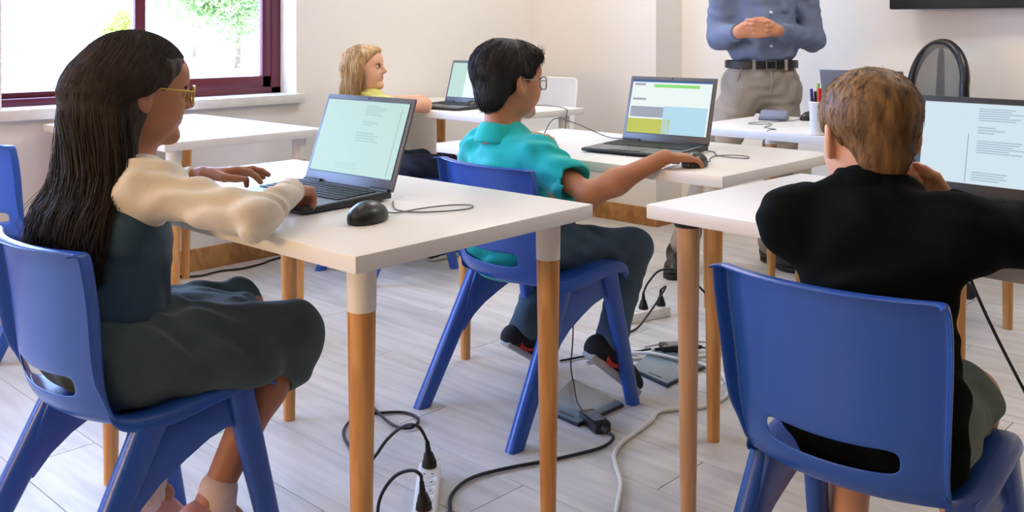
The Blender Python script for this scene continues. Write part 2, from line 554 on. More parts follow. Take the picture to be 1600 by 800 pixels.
def vnormals(V, F):
    n = np.cross(V[F[:, 2]] - V[F[:, 0]], V[F[:, 3]] - V[F[:, 1]])
    N = np.zeros_like(V)
    for k in range(4): np.add.at(N, F[:, k], n)
    return N / np.maximum(np.linalg.norm(N, axis=1, keepdims=True), 1e-12)

def strands(paths, r):
    """paths (S,N,3) -> tapered three-sided tubes"""
    S, N, _ = paths.shape
    T = np.gradient(paths, axis=1); T /= np.maximum(np.linalg.norm(T, axis=2, keepdims=True), 1e-9)
    ref = rng.normal(size=(S, 1, 3)); A = np.cross(T, ref); A /= np.maximum(np.linalg.norm(A, axis=2, keepdims=True), 1e-9); B = np.cross(T, A)
    tp = np.linspace(1, 0.15, N)[None, :, None] * r
    ring = [paths + (A * math.cos(2.0944 * k) + B * math.sin(2.0944 * k)) * tp for k in range(3)]
    V = np.stack(ring, 2).reshape(-1, 3)
    base = (np.arange(S)[:, None] * N + np.arange(N - 1)[None, :]) * 3
    F = []
    for k in range(3):
        k2 = (k + 1) % 3
        F.append(np.stack([base + k, base + k2, base + 3 + k2, base + 3 + k], 2).reshape(-1, 4))
    return V, np.concatenate(F)

def sdf_obj(name, prims, h, m, parent, noise=None, world=True):
    V, F = sdf_mesh(prims, h, noise)
    return link(name, np_mesh(name, V, F), m, parent, True, world)

# ================================================================== THE ROOM
X0, X1, XR = -2.8, 4.51, 4.77        # back wall, projecting far wall, recessed far wall
Y0, YJ = -4.4, 3.155                  # right wall, jog in the far wall
ZC = 2.8
def struct(o): o['kind'] = 'structure'; return o

def holes_wall(name, x0, x1, z0, z1, y, t, holes, m):
    """wall in the XZ plane at y (inner face) with thickness t and rectangular openings"""
    xs = sorted({x0, x1} | {v for a in holes for v in a[:2]}); zs = sorted({z0, z1} | {v for a in holes for v in a[2:]})
    mb = MB()
    for i in range(len(xs) - 1):
        for j in range(len(zs) - 1):
            cx, cz = (xs[i] + xs[i + 1]) / 2, (zs[j] + zs[j + 1]) / 2
            if any(a[0] < cx < a[1] and a[2] < cz < a[3] for a in holes): continue
            mb.box((cx, y + t / 2, cz), (xs[i + 1] - xs[i], t, zs[j + 1] - zs[j]))
    return struct(mb.build(name, m))

floor = struct(MB().box(((X0 + XR) / 2, (Y0 + YW) / 2, -0.04), (XR - X0 + 0.4, YW - Y0 + 0.4, 0.06)).build('floor', M['subfloor']))
PW, PL_ = 0.205, 1.25
pm = {}
def plank(x, y0, y1):
    key = round(y1 - y0, 3)
    if key not in pm:
        mb = MB().box((0, 0, -0.005), (PW - 0.0022, y1 - y0 - 0.0022, 0.010))
        me = mb.mesh('plank'); me.materials.append(M['plank']); pm[key] = apply_mods(me, bevel=0.0009)
    o = bpy.data.objects.new('plank', pm[key]); col.objects.link(o)
    o.parent = floor; o.location = (x, (y0 + y1) / 2, 0)
i = 0
x = 0.91 - PW / 2 - 18 * PW
while x < XR + PW / 2:
    offs = [0.0, 0.55, 0.2, 0.8, 0.4][i % 5] * PL_
    y = Y0 - offs
    while y < YW:
        a, b = max(y, Y0), min(y + PL_, YW + 0.0)
        if b - a > 0.02: plank(x, a, b)
        y += PL_
    x += PW; i += 1

struct(MB().box(((X0 + XR) / 2, (Y0 + YW) / 2, ZC + 0.05), (XR - X0 + 0.6, YW - Y0 + 0.6, 0.1)).build('ceiling', M['ceiling']))
holes_wall('wall_window', X0 - 0.2, XR + 0.2, -0.05, ZC, YW, 0.30, [(a, b, WZ0 - 0.045, WZ1) for a, b in WIN], M['wall'])
struct(MB().box(((X1 + XR + 0.2) / 2, (YJ + YW) / 2, ZC / 2), (XR + 0.2 - X1, YW - YJ, ZC)).build('wall_far_pier', M['wall']))
struct(MB().box((XR + 0.1, (Y0 + YJ) / 2, ZC / 2), (0.2, YJ - Y0, ZC)).build('wall_far', M['wall']))
struct(MB().box((X0 - 0.1, (Y0 + YW) / 2, ZC / 2), (0.2, YW - Y0, ZC)).build('wall_back', M['wall_tan']))
struct(MB().box(((X0 + XR) / 2, Y0 - 0.1, ZC / 2), (XR - X0 + 0.4, 0.2, ZC)).build('wall_right', M['wall_dark']))
BH = 0.102
struct(MB().box(((X0 + X1) / 2, YW - 0.007, BH / 2), (X1 - X0, 0.014, BH)).build('baseboard_window', M['baseboard'], bevel=0.002))
struct(MB().box((X1 - 0.007, (YJ + YW) / 2 - 0.014, BH / 2), (0.014, YW - YJ, BH)).build('baseboard_far_pier', M['baseboard'], bevel=0.002))
struct(MB().box(((X1 + XR) / 2 - 0.007, YJ - 0.007, BH / 2), (XR - X1, 0.014, BH)).build('baseboard_jog', M['baseboard'], bevel=0.002))
struct(MB().box((XR - 0.007, (Y0 + YJ) / 2, BH / 2), (0.014, YJ - Y0 - 0.02, BH)).build('baseboard_far', M['baseboard'], bevel=0.002))

# windows: burgundy sliding sashes over a marble sill
for wi, (a, b) in enumerate(WIN):
    w = struct(empty('window_%d' % (wi + 1), ((a + b) / 2, YP, WZ0)))
    fr = MB()
    t = 0.055
    fr.box(((a + b) / 2, YP, WZ0 + 0.016), (b - a, 0.085, 0.032)); fr.box(((a + b) / 2, YP, WZ1 - t / 2), (b - a, 0.085, t))
    fr.box((b - t / 2 - 0.002, YP, (WZ0 + WZ1) / 2), (t, 0.085, WZ1 - WZ0)); fr.box((a + 0.01, YP, (WZ0 + WZ1) / 2), (0.02, 0.085, WZ1 - WZ0))
    fr.build('window_frame', M['frame'], w, bevel=0.003, world=True)
    mid = a + (b - a) * 0.467
    for (s0, s1, yy, rail, st) in ((a + 0.015, mid + 0.03, YP + 0.022, 0.028, 0.03), (mid - 0.03, b - 0.055, YP - 0.022, 0.06, 0.05)):
        s = MB()
        z0, z1 = WZ0 + 0.028, WZ1 - 0.05
        s.box(((s0 + s1) / 2, yy, z0 + rail / 2), (s1 - s0, 0.034, rail)); s.box(((s0 + s1) / 2, yy, z1 - 0.03), (s1 - s0, 0.034, 0.06))
        s.box((s0 + st / 2, yy, (z0 + z1) / 2), (st, 0.034, z1 - z0)); s.box((s1 - st / 2, yy, (z0 + z1) / 2), (st, 0.034, z1 - z0))
        so = s.build('sash', M['frame'], w, bevel=0.003, world=True)
        MB().box(((s0 + s1) / 2, yy, (z0 + z1) / 2), (s1 - s0 - 2 * st + 0.01, 0.005, z1 - z0 - rail - 0.05)).build('pane', M['glass'], so, world=True)
    MB().box(((a + b) / 2 + 0.005, (YW - 0.035 + YP + 0.1) / 2, WZ0 - 0.0225), (b - a + 0.05, YP + 0.1 - YW + 0.035, 0.045)).build('window_sill', M['marble'], w, bevel=0.004, world=True)

# ceiling lamps (real fixtures, warm)
LAMP_SPOT = ['over the back of the room away from the windows', 'over the back of the room near the windows', 'above the blond boy', 'above the girl with long hair', 'above the office chair', 'above the corner desk']
for (lx, ly), pw, spot, lcol in zip(LAMPS, LAMP_POWER, LAMP_SPOT, LAMP_COL):
    f = empty('ceiling_lamp', (lx, ly, ZC))
    tag(f, 'square white ceiling panel lamp ' + spot, 'lamp', 'ceiling panel lamps')
    MB().box((0, 0, -0.02), (0.64, 0.64, 0.04)).build('housing', M['white_plastic'], f, bevel=0.004)
    MB().box((0, 0, -0.043), (0.58, 0.58, 0.006)).build('diffuser', emit_mat('lamp_diffuser', (255, 236, 205), 3.0), f)
    al = area_light('panel_light', (lx, ly, ZC - 0.055), (0, 0, 0), 0.58, 0.58, pw, lcol)

wl = empty('added_fill_panel', (X0, 2.3, 1.55)); tag(wl, 'long warm fill panel added on the unseen back wall', 'lamp')  # added fill light, out of view, warms faces turned to the back
MB().box((.03, 0, 0), (.06, 1.5, .42)).build('housing', M['white_plastic'], wl, bevel=.006)
MB().box((.062, 0, 0), (.006, 1.42, .36)).build('diffuser', emit_mat('added_fill_diffuser', (255, 214, 150), 3.0), wl)
area_light('added_fill_light', (X0 + .075, 2.3, 1.55), (0, rad(-90), 0), .36, 1.42, ADDED_FILL_POWER, ADDED_FILL_COL)

# ------------------------------------------------------------------ outside the window
g = struct(MB().box((2, 40, -0.1), (140, 70, 0.1)).build('ground_outside', M['paving']))
def tree(base, h, r, label, m, n, seed, zlow):
    rg = np.random.default_rng(seed)
    t = empty('garden_tree', base); tag(t, label, 'tree')
    tr = MB()
    tr.tube([(0, 0, 0), (0.05, 0.02, h * .25), (0.0, 0.06, h * .55), (0.05, 0, h * .9)], [.09, .075, .05, .015], 8)
    for k in range(9):
        a = k * 2.4; z0 = h * (.25 + .06 * k)
        tr.tube([(0.03, 0.02, z0), (math.cos(a) * r * .45, math.sin(a) * r * .45, z0 + h * .10), (math.cos(a) * r * .85, math.sin(a) * r * .85, z0 + h * .16)], [.035, .02, .006], 5)
    tr.build('trunk', M['bark'], t, smooth=True)
    cl = rg.normal(size=(26, 3)); cl /= np.linalg.norm(cl, axis=1)[:, None]; cl *= (rg.random((26, 1)) ** .4) * np.array([r * .8, r * .8, (h - zlow) * .42]); cl[:, 2] += (h + zlow) / 2
    c = cl[rg.integers(0, 26, n)] + rg.normal(size=(n, 3)) * r * .2
    u = rg.normal(size=(n, 3)); u /= np.linalg.norm(u, axis=1)[:, None]; v = np.cross(u, rg.normal(size=(n, 3))); v /= np.linalg.norm(v, axis=1)[:, None]
    L = (.05 + .05 * rg.random((n, 1))); W = L * .45
    V = np.stack([c - u * L, c + v * W, c + u * L, c - v * W], 1).reshape(-1, 3)
    o = link('foliage', np_mesh('foliage', V, np.arange(4 * n).reshape(n, 4)), m, t); o['kind'] = 'stuff'
tree((15.2, 25.6, -.05), 5.4, 1.75, 'loose pale green tree seen through the right window pane', M['leaf'], 16000, 3, .25)
tree((12.4, 27.0, -.05), 1.65, 0.6, 'small yellow green bush tree outside the left pane', M['leaf_yellow'], 4000, 5, .3)
tree((20.5, 38.0, -.05), 6.5, 2.2, 'large hazy tree farther back in the garden', M['leaf'], 9000, 9, .8)
gw = empty('garden_wall', (5, 44, -.05)); tag(gw, 'long low pale rendered garden wall outside', 'wall')
MB().box((0, 0, .55), (70, .25, 1.1)).build('wall_body', M['render_wall'], gw)
MB().box((0, 0, 1.14), (70, .34, .08)).build('coping', M['roof_grey'], gw)
pv = empty('garden_shelter', (10.3, 25.7, -.05)); tag(pv, 'low grey roofed shelter outside beyond the girl', 'shelter')
MB().box((0, 0, .98), (1.1, .9, .06)).build('roof', M['roof_grey'], pv)
MB().box((0, 0, .78), (1.0, .8, .05)).build('shelf', M['roof_grey'], pv)
for sx in (-.45, .45):
    for sy in (-.35, .35):
        MB().box((sx, sy, .48), (.06, .06, .96)).build('post', M['render_wall'], pv)

# wall television
tv = empty('wall_television', (XR - 0.065, 1.27, 1.208)); tag(tv, 'large flat black television mounted on the far white wall', 'television')
tv.rotation_euler = (0, 0, rad(4))
MB().box((0, 0, .36), (0.045, 1.24, 0.72)).build('casing', M['black_plastic'], tv, bevel=0.006)
MB().box((-0.0245, 0, .375), (0.004, 1.20, 0.66)).build('screen', emit_mat('tv_picture', (126, 112, 104), .9), tv)
MB().box((-0.0275, .16, .052), (0.002, .42, 0.018)).build('picture_strip', emit_mat('tv_dark', (52, 56, 66), .8), tv)
MB().box((-0.024, -.1, .022), (0.006, .3, 0.02)).build('sensor_bar', M['dark_rubber'], tv)
MB().box((0.04, 0, .36), (0.05, .4, 0.3)).build('mount', M['black_plastic'], tv)

# ------------------------------------------------------------------ tables
TL, TD, TZ, TT = 1.10, 0.66, 0.728, 0.031
tb_top = apply_mods(MB().box((TD / 2, TL / 2, TZ - TT / 2), (TD, TL, TT)).mesh('table_top'), bevel=0.0025)
tb_top.materials.append(M['table']); shade_auto(tb_top)
def leg_mesh(m, z1):
    mb = MB(); mb.cone((0, 0, 0), (0, 0, z1), 0.0165, 0.0255, 24)
    me = mb.mesh('leg'); me.materials.append(m); shade_auto(me, 50); return me
me_leg = leg_mesh(M['leg_wood'], 0.612)
me_leg_p = leg_mesh(M['leg_pale'], 0.682)
me_slv = MB().cone((0, 0, 0.61), (0, 0, TZ - TT), 0.0262, 0.0275, 24).mesh('white_sleeve'); me_slv.materials.append(M['leg_white']); shade_auto(me_slv, 50)
me_brk = MB().cone((0, 0, 0.680), (0, 0, TZ - TT), 0.029, 0.038, 24).mesh('bracket'); me_brk.materials.append(M['black_plastic']); shade_auto(me_brk, 50)
def table(x, y, rot, label, pale=False, inset=0.07, length=TL):
    t = empty('white_desk', (x, y, 0), rad(rot)); tag(t, label, 'desk', 'white classroom desks')
    o = link('table_top', tb_top, None, t); o.scale = (1, length / TL, 1)
    for bx in (inset, TD - inset):
        for by in (inset, length - inset):
            l = link('leg', me_leg_p if pale else me_leg, None, t); l.location = (bx, by, 0)
            s = link('bracket' if pale else 'white_sleeve', me_brk if pale else me_slv, None, l)
    return t
table(1.0, 1.31, 1.5, 'white desk under the dark long-haired girl\'s laptop and corded mouse')
table(2.2, 1.33, 0.4, 'white desk where the boy in teal uses a mouse')
table(1.69, 0.143, -2.5, 'white desk with pale legs and black brackets before the blond boy', pale=True, inset=0.065)
table(1.56, 3.09, 1.0, 'empty white desk standing below the window sill', length=1.0)
table(3.01, 3.02, -2.7, 'white desk of the blonde girl in the room corner', length=1.08)
table(3.28, 1.056, 0.5, 'white teacher\'s desk holding the pen cup and grey case')

# ------------------------------------------------------------------ blue moulded chairs (local: +X is forward)
def grid_faces(nr, nc, skip=()):
    return [(r * nc + c, r * nc + c + 1, (r + 1) * nc + c + 1, (r + 1) * nc + c) for r in range(nr - 1) for c in range(nc - 1) if (r, c) not in skip]
def blue_chair_meshes():
    out = {}
    us = [-1, -.88, -.64, -.42, -.2, 0, .2, .42, .64, .88, 1]
    # backrest: (x, z, half width)
    rows = [(-.150, .402, .165), (-.172, .425, .167), (-.182, .466, .169), (-.186, .484, .171), (-.189, .502, .173), (-.193, .55, .176), (-.198, .61, .180), (-.206, .67, .184), (-.213, .71, .185), (-.217, .735, .183)]
    V = []; nc = len(us) + 4
    for i, (x, z, w) in enumerate(rows):
        line = []
        for u in us:
            xx = x + .042 * abs(u) ** 2.2; line.append((xx, u * w, z - .012 * (1 - u * u) * (1 if .44 < z < .52 else 0)))
        e = (.0, .005, .012, .018, .024)[i] if i < 5 else .030
        L0, R0 = line[0], line[-1]
        line = [(L0[0] - e, L0[1] - .004 - e * .3, L0[2]), (L0[0] - e * .2, L0[1] - .004, L0[2])] + line + [(R0[0] - e * .2, R0[1] + .004, R0[2]), (R0[0] - e, R0[1] + .004 + e * .3, R0[2])]
        V += line
    # rolled top rim
    last = V[-nc:]
    V += [(p[0] - .004, p[1] * .992, p[2] + .007) for p in last]
    V += [(p[0] - .030, p[1] * .985, p[2] + .006) for p in last]
    skip = {(r, c) for r in (2, 3) for c in range(4, 10)}
    nr = len(rows) + 2
    mb = MB(); mb.add(V, grid_faces(nr, nc, skip))
    out['backrest'] = apply_mods(mb.mesh('backrest'), subsurf=2, solid=0.006)
    # seat
    srow = [(.222, .372, .160), (.220, .398, .172), (.205, .416, .180), (.15, .424, .188), (.06, .415, .192), (-.04, .400, .192), (-.11, .392, .184), (-.145, .398, .172), (-.165, .418, .166)]
    V = []
    us2 = [-1, -.8, -.4, 0, .4, .8, 1]
    for (x, z, w) in srow:
        line = [(x + .030 * abs(u) ** 2.2 * min(1, max(0, (.02 - x) / .15)), u * w, z + .012 * u * u + (.02 * (abs(u) ** 2) * .6 if x < -.1 else 0)) for u in us2]
        a, b = line[0], line[-1]
        V += [(a[0], a[1] - .006, a[2] - .03)] + line + [(b[0], b[1] + .006, b[2] - .03)]
    mb = MB(); mb.add(V, grid_faces(len(srow), len(us2) + 2))
    out['seat'] = apply_mods(mb.mesh('seat'), subsurf=2, solid=0.006)
    # legs: tapered rounded beams
    def beam(a, b, wa, ta, wb, tb):
        a, b = np.array(a), np.array(b); mb = MB(); V = []
        for p, w, t in ((a, wa, ta), (a + (b - a) * .5, (wa + wb) / 2, (ta + tb) / 2), (b, wb, tb)):
            for k in range(12):
                an = 2 * math.pi * k / 12; cx, cy = math.cos(an), math.sin(an)
                V.append((p[0] + w * np.sign(cx) * abs(cx) ** .6, p[1] + t * np.sign(cy) * abs(cy) ** .6, p[2]))
        F = [(r * 12 + k, r * 12 + (k + 1) % 12, r * 12 + 12 + (k + 1) % 12, r * 12 + 12 + k) for r in range(2) for k in range(12)] + [tuple(range(11, -1, -1)), tuple(range(24, 36))]
        mb.add(V, F); me = mb.mesh('leg'); shade_auto(me, 50); return me
    for sy, nm in ((1, 'L'), (-1, 'R')):
        out['rear' + nm] = beam((-.262, sy * .195, 0), (-.050, sy * .172, .405), .026, .018, .036, .020)
        out['front' + nm] = beam((.215, sy * .197, 0), (.128, sy * .175, .41), .021, .016, .030, .020)
        poly = [(-.082, .405), (.158, .412), (.170, .33), (.150, .30), (.125, .328), (.10, .336), (.06, .326), (.01, .304), (-.045, .276), (-.085, .245), (-.122, .20), (-.15, .23)]
        mb = MB(); V = []; n = len(poly)
        for off in (-.016, .016):
            V += [(px, sy * (.186 - .024 * (pz - .2) / .2) + off, pz) for px, pz in poly]
        F = [(i, (i + 1) % n, n + (i + 1) % n, n + i) for i in range(n)] + [tuple(range(n - 1, -1, -1)), tuple(range(n, 2 * n))]
        mb.add(V, F)
        import bmesh
        me = mb.mesh('side_panel'); bm = bmesh.new(); bm.from_mesh(me); bmesh.ops.recalc_face_normals(bm, faces=bm.faces); bm.to_mesh(me); bm.free()
        me = apply_mods(me, bevel=.006); shade_auto(me, 40)
        out['panel' + nm] = me
    for me in out.values(): me.materials.append(M['blue']); 
    for k in ('backrest', 'seat'): out[k].polygons.foreach_set('use_smooth', np.ones(len(out[k].polygons), bool))
    return out
BC = blue_chair_meshes()
def blue_chair(x, y, rot, label, sc=(1, 1, .97)):
    c = empty('school_chair', (x, y, 0), rad(rot)); c.scale = sc; tag(c, label, 'chair', 'blue moulded school chairs')
    link('backrest', BC['backrest'], None, c); link('seat', BC['seat'], None, c)
    for nm in 'LR':
        link('leg', BC['rear' + nm], None, c); link('leg', BC['front' + nm], None, c); link('side_panel', BC['panel' + nm], None, c)
    return c
blue_chair(0.888, 1.895, 3, 'blue plastic chair under the girl in the dark dress')
blue_chair(2.13, 1.930, -4, 'blue plastic chair under the boy in the teal shirt', (1, 1.03, .985))
blue_chair(1.612, 0.682, 1, 'blue plastic chair with slotted back under the blond boy', (1, .97, .968))
blue_chair(1.385, 3.645, 2, 'unoccupied blue plastic chair beside the desk below the window')
blue_chair(2.88, 3.50, -4, 'blue plastic chair under the blonde girl in the corner')

# white chair by the far wall
wc = empty('white_chair', (3.85, 3.545, 0), rad(180)); tag(wc, 'plain white chair between corner desk and far wall', 'chair')
us = [-1, -.85, -.5, 0, .5, .85, 1]
V = []
rw = [(-.17, .45, .18), (-.195, .52, .19), (-.21, .62, .195), (-.222, .72, .2), (-.232, .80, .2), (-.236, .835, .195), (-.237, .848, .17)]
for (x, z, w) in rw: V += [(x + .03 * u * u, u * w, z) for u in us]
MB().add(V, grid_faces(len(rw), len(us))).build('backrest', M['white_plastic'], wc, solid=.012, subsurf=2)
V = []
for (x, z, w) in [(.21, .42, .17), (.2, .445, .19), (.1, .452, .2), (-.05, .44, .2), (-.14, .44, .19), (-.18, .465, .18)]: V += [(x, u * w, z + .01 * u * u) for u in us]
MB().add(V, grid_faces(6, len(us))).build('seat', M['white_plastic'], wc, solid=.012, subsurf=2)
for sx, sy in ((.16, .16), (.16, -.16), (-.14, .15), (-.14, -.15)):
    MB().cone((sx * 1.25, sy * 1.25, 0), (sx, sy, .44), .011, .016, 14).build('leg', M['white_plastic'], wc, autos=True)

# office chair behind the teacher's desk
oc = empty('office_chair', (4.20, 1.70, 0), rad(150)); oc.scale = (1, .9, 1); tag(oc, 'black office swivel chair with arched mesh back', 'chair')
arch = []
for k in range(25):
    a = math.pi * k / 24; arch.append((-.24 - .03 * math.sin(a), .185 * math.cos(a) * 1.0, .86 + .19 * math.sin(a)))
low = lambda s: [(-.215, s * .165, .50), (-.23, s * .18, .62), (-.238, s * .187, .74)]
path = low(1) + arch + low(-1)[::-1]
MB().tube(spline(path, 3), .021, 8, closed=True).build('back_frame', M['black_plastic'], oc, smooth=True)
V = []
for z in np.linspace(.5, 1.045, 16):
    w = .172 if z < .86 else .185 * math.sqrt(max(0, 1 - ((z - .86) / .19) ** 2))
    V += [(-.225 - .045 * (z - .5) , w * u, z) for u in (-1, -.5, 0, .5, 1)]
MB().add(V, grid_faces(16, 5)).build('mesh_panel', M['mesh_fabric'], oc, solid=.002, smooth=True)
V = []
for z, w in ((.40, .055), (.55, .05), (.72, .036), (.88, .026), (1.045, .022)): V += [(-.245 - .03 * (z - .4), w * u, z) for u in (-1, 0, 1)]
MB().add(V, grid_faces(5, 3)).build('spine', M['black_plastic'], oc, solid=.014, subsurf=1)
sdf_obj('seat', [El((0, 0, .47), (.24, .24, .045), k=.02)], .008, M['leather'], oc, world=False)
MB().cone((0, 0, .1), (0, 0, .44), .026, .022, 16).build('gas_column', M['chrome'], oc, autos=True)
for k in range(5):
    a = 2 * math.pi * k / 5 + .785; ex, ey = .35 * math.cos(a), .35 * math.sin(a)
    arm = MB().tube([(0, 0, .125), (ex * .5, ey * .5, .11), (ex, ey, .085)], [.026, .021, .016], 8).build('base_arm', M['chrome'], oc, smooth=True)
    cs = MB()
    for off in (-.014, .014):
        ox, oy = -math.sin(a + .6) * off, math.cos(a + .6) * off
        d = Vector((-math.sin(a + .6), math.cos(a + .6), 0)) * .009
        cs.cone(Vector((ex + ox, ey + oy, .03)) - d, Vector((ex + ox, ey + oy, .03)) + d, .03, .03, 18)
    cs.build('caster', M['dark_rubber'], arm, autos=True)

# ------------------------------------------------------------------ laptops (local: hinge at origin, user sits at -X)
LW, LD, LH = 0.315, 0.245, 0.218
def text_rows(u0, u1, v0, v1, n, seed, fill=.55):
    rg = random.Random(seed); out = []
    for k in range(n):
        v = v1 - (k + .5) * (v1 - v0) / n; hh = (v1 - v0) / n * fill / 2
        out.append((u0, u0 + (u1 - u0) * (.55 + .45 * rg.random()), v - hh, v + hh))
    return out
def laptop(x, y, rot, tilt, label, screen, prints, body='laptop_grey', closed_view=False, emis=1.0):
    t = empty('laptop', (x, y, TZ), rad(rot)); tag(t, label, 'laptop', 'open laptops on the desks')
    pts = [(0, .004), (0, .018), (-.02, .019), (-LD, .013), (-LD - .003, .009), (-LD + .004, .003)]
    MB().prism(pts, 'y', -LW / 2, LW / 2).build('base', M['laptop_dark'], t, bevel=.002)
    sl = (.019 - .013) / (LD - .02)
    dk = MB()
    V = []
    for xx in (-.022, -LD + .004):
        z = .019 + sl * (xx + .02) + .0006
        V += [(xx, -LW / 2 + .004, z), (xx, LW / 2 - .004, z)]
    dk.add(V, [(0, 1, 3, 2)]); dk.build('deck', M[body], t, solid=.0012)
    ks = MB()
    for r in range(6):
        n = 13
        for c in range(n):
            if r == 5 and 4 <= c <= 8:
                if c != 6: continue
                w = .021 * 5 - .003
            else: w = .0185
            xx = -.038 - r * .019; yy = LW / 2 - .0265 - c * .0218
            ks.box((xx, yy, .019 + sl * (xx + .02) + .0022), (.0155, w, .0022))
    ko = ks.build('keyboard', M['key'], t); ko['kind'] = 'stuff'
    MB().box((-.198, .01, .019 + sl * -.178 + .0014), (.075, .105, .001)).build('touchpad', M['pad'], t)
    for sy in (-.12, .12): MB().cone((-.002, sy - .03, .018), (-.002, sy + .03, .018), .006, .006, 10).build('hinge', M['laptop_dark'], t, autos=True)
    lid = MB().box((.004, 0, LH / 2), (.007, LW, LH)).build('lid', M[body], t, bevel=.0025)
    lid.location = (0, 0, .018); lid.rotation_euler = (0, rad(tilt), 0)
    SW, SH, SZ = LW - .024, LH - .04, .03
    MB().box((-.0004, 0, SZ + SH / 2 - .004), (.001, SW + .004, SH + .004)).build('bezel', M['laptop_dark'], lid)
    MB().box((-.0010, 0, SZ + SH / 2 - .004), (.001, SW, SH)).build('screen', screen, lid)
    for k, (rects, m) in enumerate(prints):
        mb = MB()
        for (u0, u1, v0, v1) in rects:
            yy = lambda u: SW / 2 - u * SW
            zz = lambda v: SZ - .004 + v * SH
            mb.add([(-.00175, yy(u0), zz(v0)), (-.00175, yy(u1), zz(v0)), (-.00175, yy(u1), zz(v1)), (-.00175, yy(u0), zz(v1))], [(0, 1, 2, 3)])
        o = mb.build('screen_print', m, lid)
        if len(rects) > 1: o['kind'] = 'stuff'
    MB().box((-.0013, 0, LH - .006), (.0006, .006, .004)).build('webcam', M['dark_rubber'], lid)
    return t
S = {k: emit_mat('screen_' + k, c, e) for k, c, e in (('mint', (190, 220, 208), .92), ('mint_text', (172, 203, 193), .9), ('mint_line', (150, 180, 172), .85), ('white', (232, 242, 240), .95),
     ('blue', (178, 216, 232), .95), ('green', (146, 224, 122), .9), ('yellow', (200, 206, 92), .85), ('lav', (172, 176, 190), .8), ('bar', (70, 110, 170), .8), ('ice', (204, 224, 234), .95), ('ice_text', (172, 192, 208), .9), ('ice_line', (150, 166, 180), .8))}
laptop(1.378, 1.842, 3, 20, 'grey laptop with mint document screen on the front girl\'s desk', S['mint'],
       [(text_rows(.50, .78, .80, .95, 5, 1) + text_rows(.50, .70, .66, .73, 3, 2) + text_rows(.46, .80, .44, .58, 4, 3) + text_rows(.30, .7, .06, .15, 3, 4, .3), S['mint_text']),
        ([(.928, .935, .03, .93)], S['mint_line'])])
laptop(2.605, 1.792, 6, 17, 'grey laptop with green and yellow web page before the boy in teal', S['white'],
       [([(0, 1, .965, 1)], S['bar']), ([(.28, .85, .87, .93)], S['green']), ([(.44, .98, .0, .52)], S['blue']), ([(.02, .44, .3, .5)], S['lav']), ([(.0, .54, .0, .27)], S['yellow']), ([(.03, .2, .62, .66), (.03, .17, .9, .94)], S['lav'])])
laptop(2.225, 0.700, -5, 12, 'black framed laptop with pale blue document before the blond boy', S['ice'],
       [(text_rows(.42, .8, .78, .95, 6, 7) + text_rows(.42, .62, .62, .72, 3, 8) + text_rows(.42, .85, .38, .55, 6, 9) + text_rows(.4, .72, .04, .16, 4, 10), S['ice_text']), ([(.352, .358, .02, .62)], S['ice_line'])], body='laptop_dark')
laptop(3.345, 3.475, 4, 17, 'grey laptop with pale screen on the blonde girl\'s corner desk', S['mint'], [([(.35, .8, .0, 1)], S['white'])], body='laptop_grey')
laptop(3.66, 1.58, 186, 16, 'grey laptop turned away on the teacher\'s desk behind the pen cup', S['ice'], [])

# ------------------------------------------------------------------ mice
def mouse_mesh():
    pr = [El((0, 0, .006), (.056, .031, .032), k=.01), El((-.012, 0, .010), (.042, .030, .028), k=.015), Pl((0, 0, 1), .001, .003)]
    V, F = sdf_mesh(pr, .0022)
    me = np_mesh('body', V, F); me.materials.append(M['black_plastic']); me.polygons.foreach_set('use_smooth', np.ones(len(me.polygons), bool)); return me
ME_MOUSE = mouse_mesh()
ME_WHEEL = MB().cone((.030, -.004, .026), (.030, .004, .026), .009, .009, 14).mesh('scroll_wheel'); ME_WHEEL.materials.append(M['dark_rubber'])
def mouse(x, y, rot, label, cab, cm='cable_black'):
    t = empty('computer_mouse', (x, y, TZ), 0); tag(t, label, 'mouse', 'black corded computer mice')
    b = link('body', ME_MOUSE, None, t); b.rotation_euler = (0, 0, rad(rot))
    link('scroll_wheel', ME_WHEEL, None, b)
    r = .0016
    cable('cable', [(px, py, TZ + .003 if len(p) == 2 else p[2]) for p in cab for px, py in [p[:2]]], r, M[cm], t)
    return t
mouse(1.205, 1.535, 20, 'black mouse beside the mint screened laptop', [(1.258, 1.553, TZ + .008), (1.29, 1.55), (1.35, 1.55), (1.42, 1.535), (1.455, 1.50), (1.425, 1.475), (1.37, 1.49), (1.32, 1.525), (1.31, 1.575), (1.345, 1.63), (1.37, 1.66)], 'cable_grey')
mouse(2.318, 1.488, 12, 'black mouse under the teal boy\'s hand', [(2.372, 1.50, TZ + .008), (2.41, 1.50), (2.46, 1.53), (2.52, 1.55), (2.575, 1.53), (2.585, 1.48), (2.545, 1.455), (2.53, 1.50), (2.545, 1.56), (2.60, 1.60), (2.62, 1.64)], 'cable_grey')
mouse(3.285, 3.37, 20, 'black mouse on the corner desk beside the pale laptop', [(3.337, 3.388, TZ + .008), (3.39, 3.39), (3.46, 3.36), (3.52, 3.42), (3.50, 3.52)])
mouse(3.83, 1.885, 150, 'black mouse on the teacher\'s desk beside the grey case', [(3.785, 1.912, TZ + .008), (3.72, 1.92), (3.62, 1.96), (3.55, 2.0), (3.49, 1.99), (3.50, 1.94), (3.545, 1.92), (3.48, 1.89), (3.40, 1.87), (3.36, 1.80), (3.30, 1.80), (3.274, 1.80, .70), (3.28, 1.80, .62)], 'cable_grey')

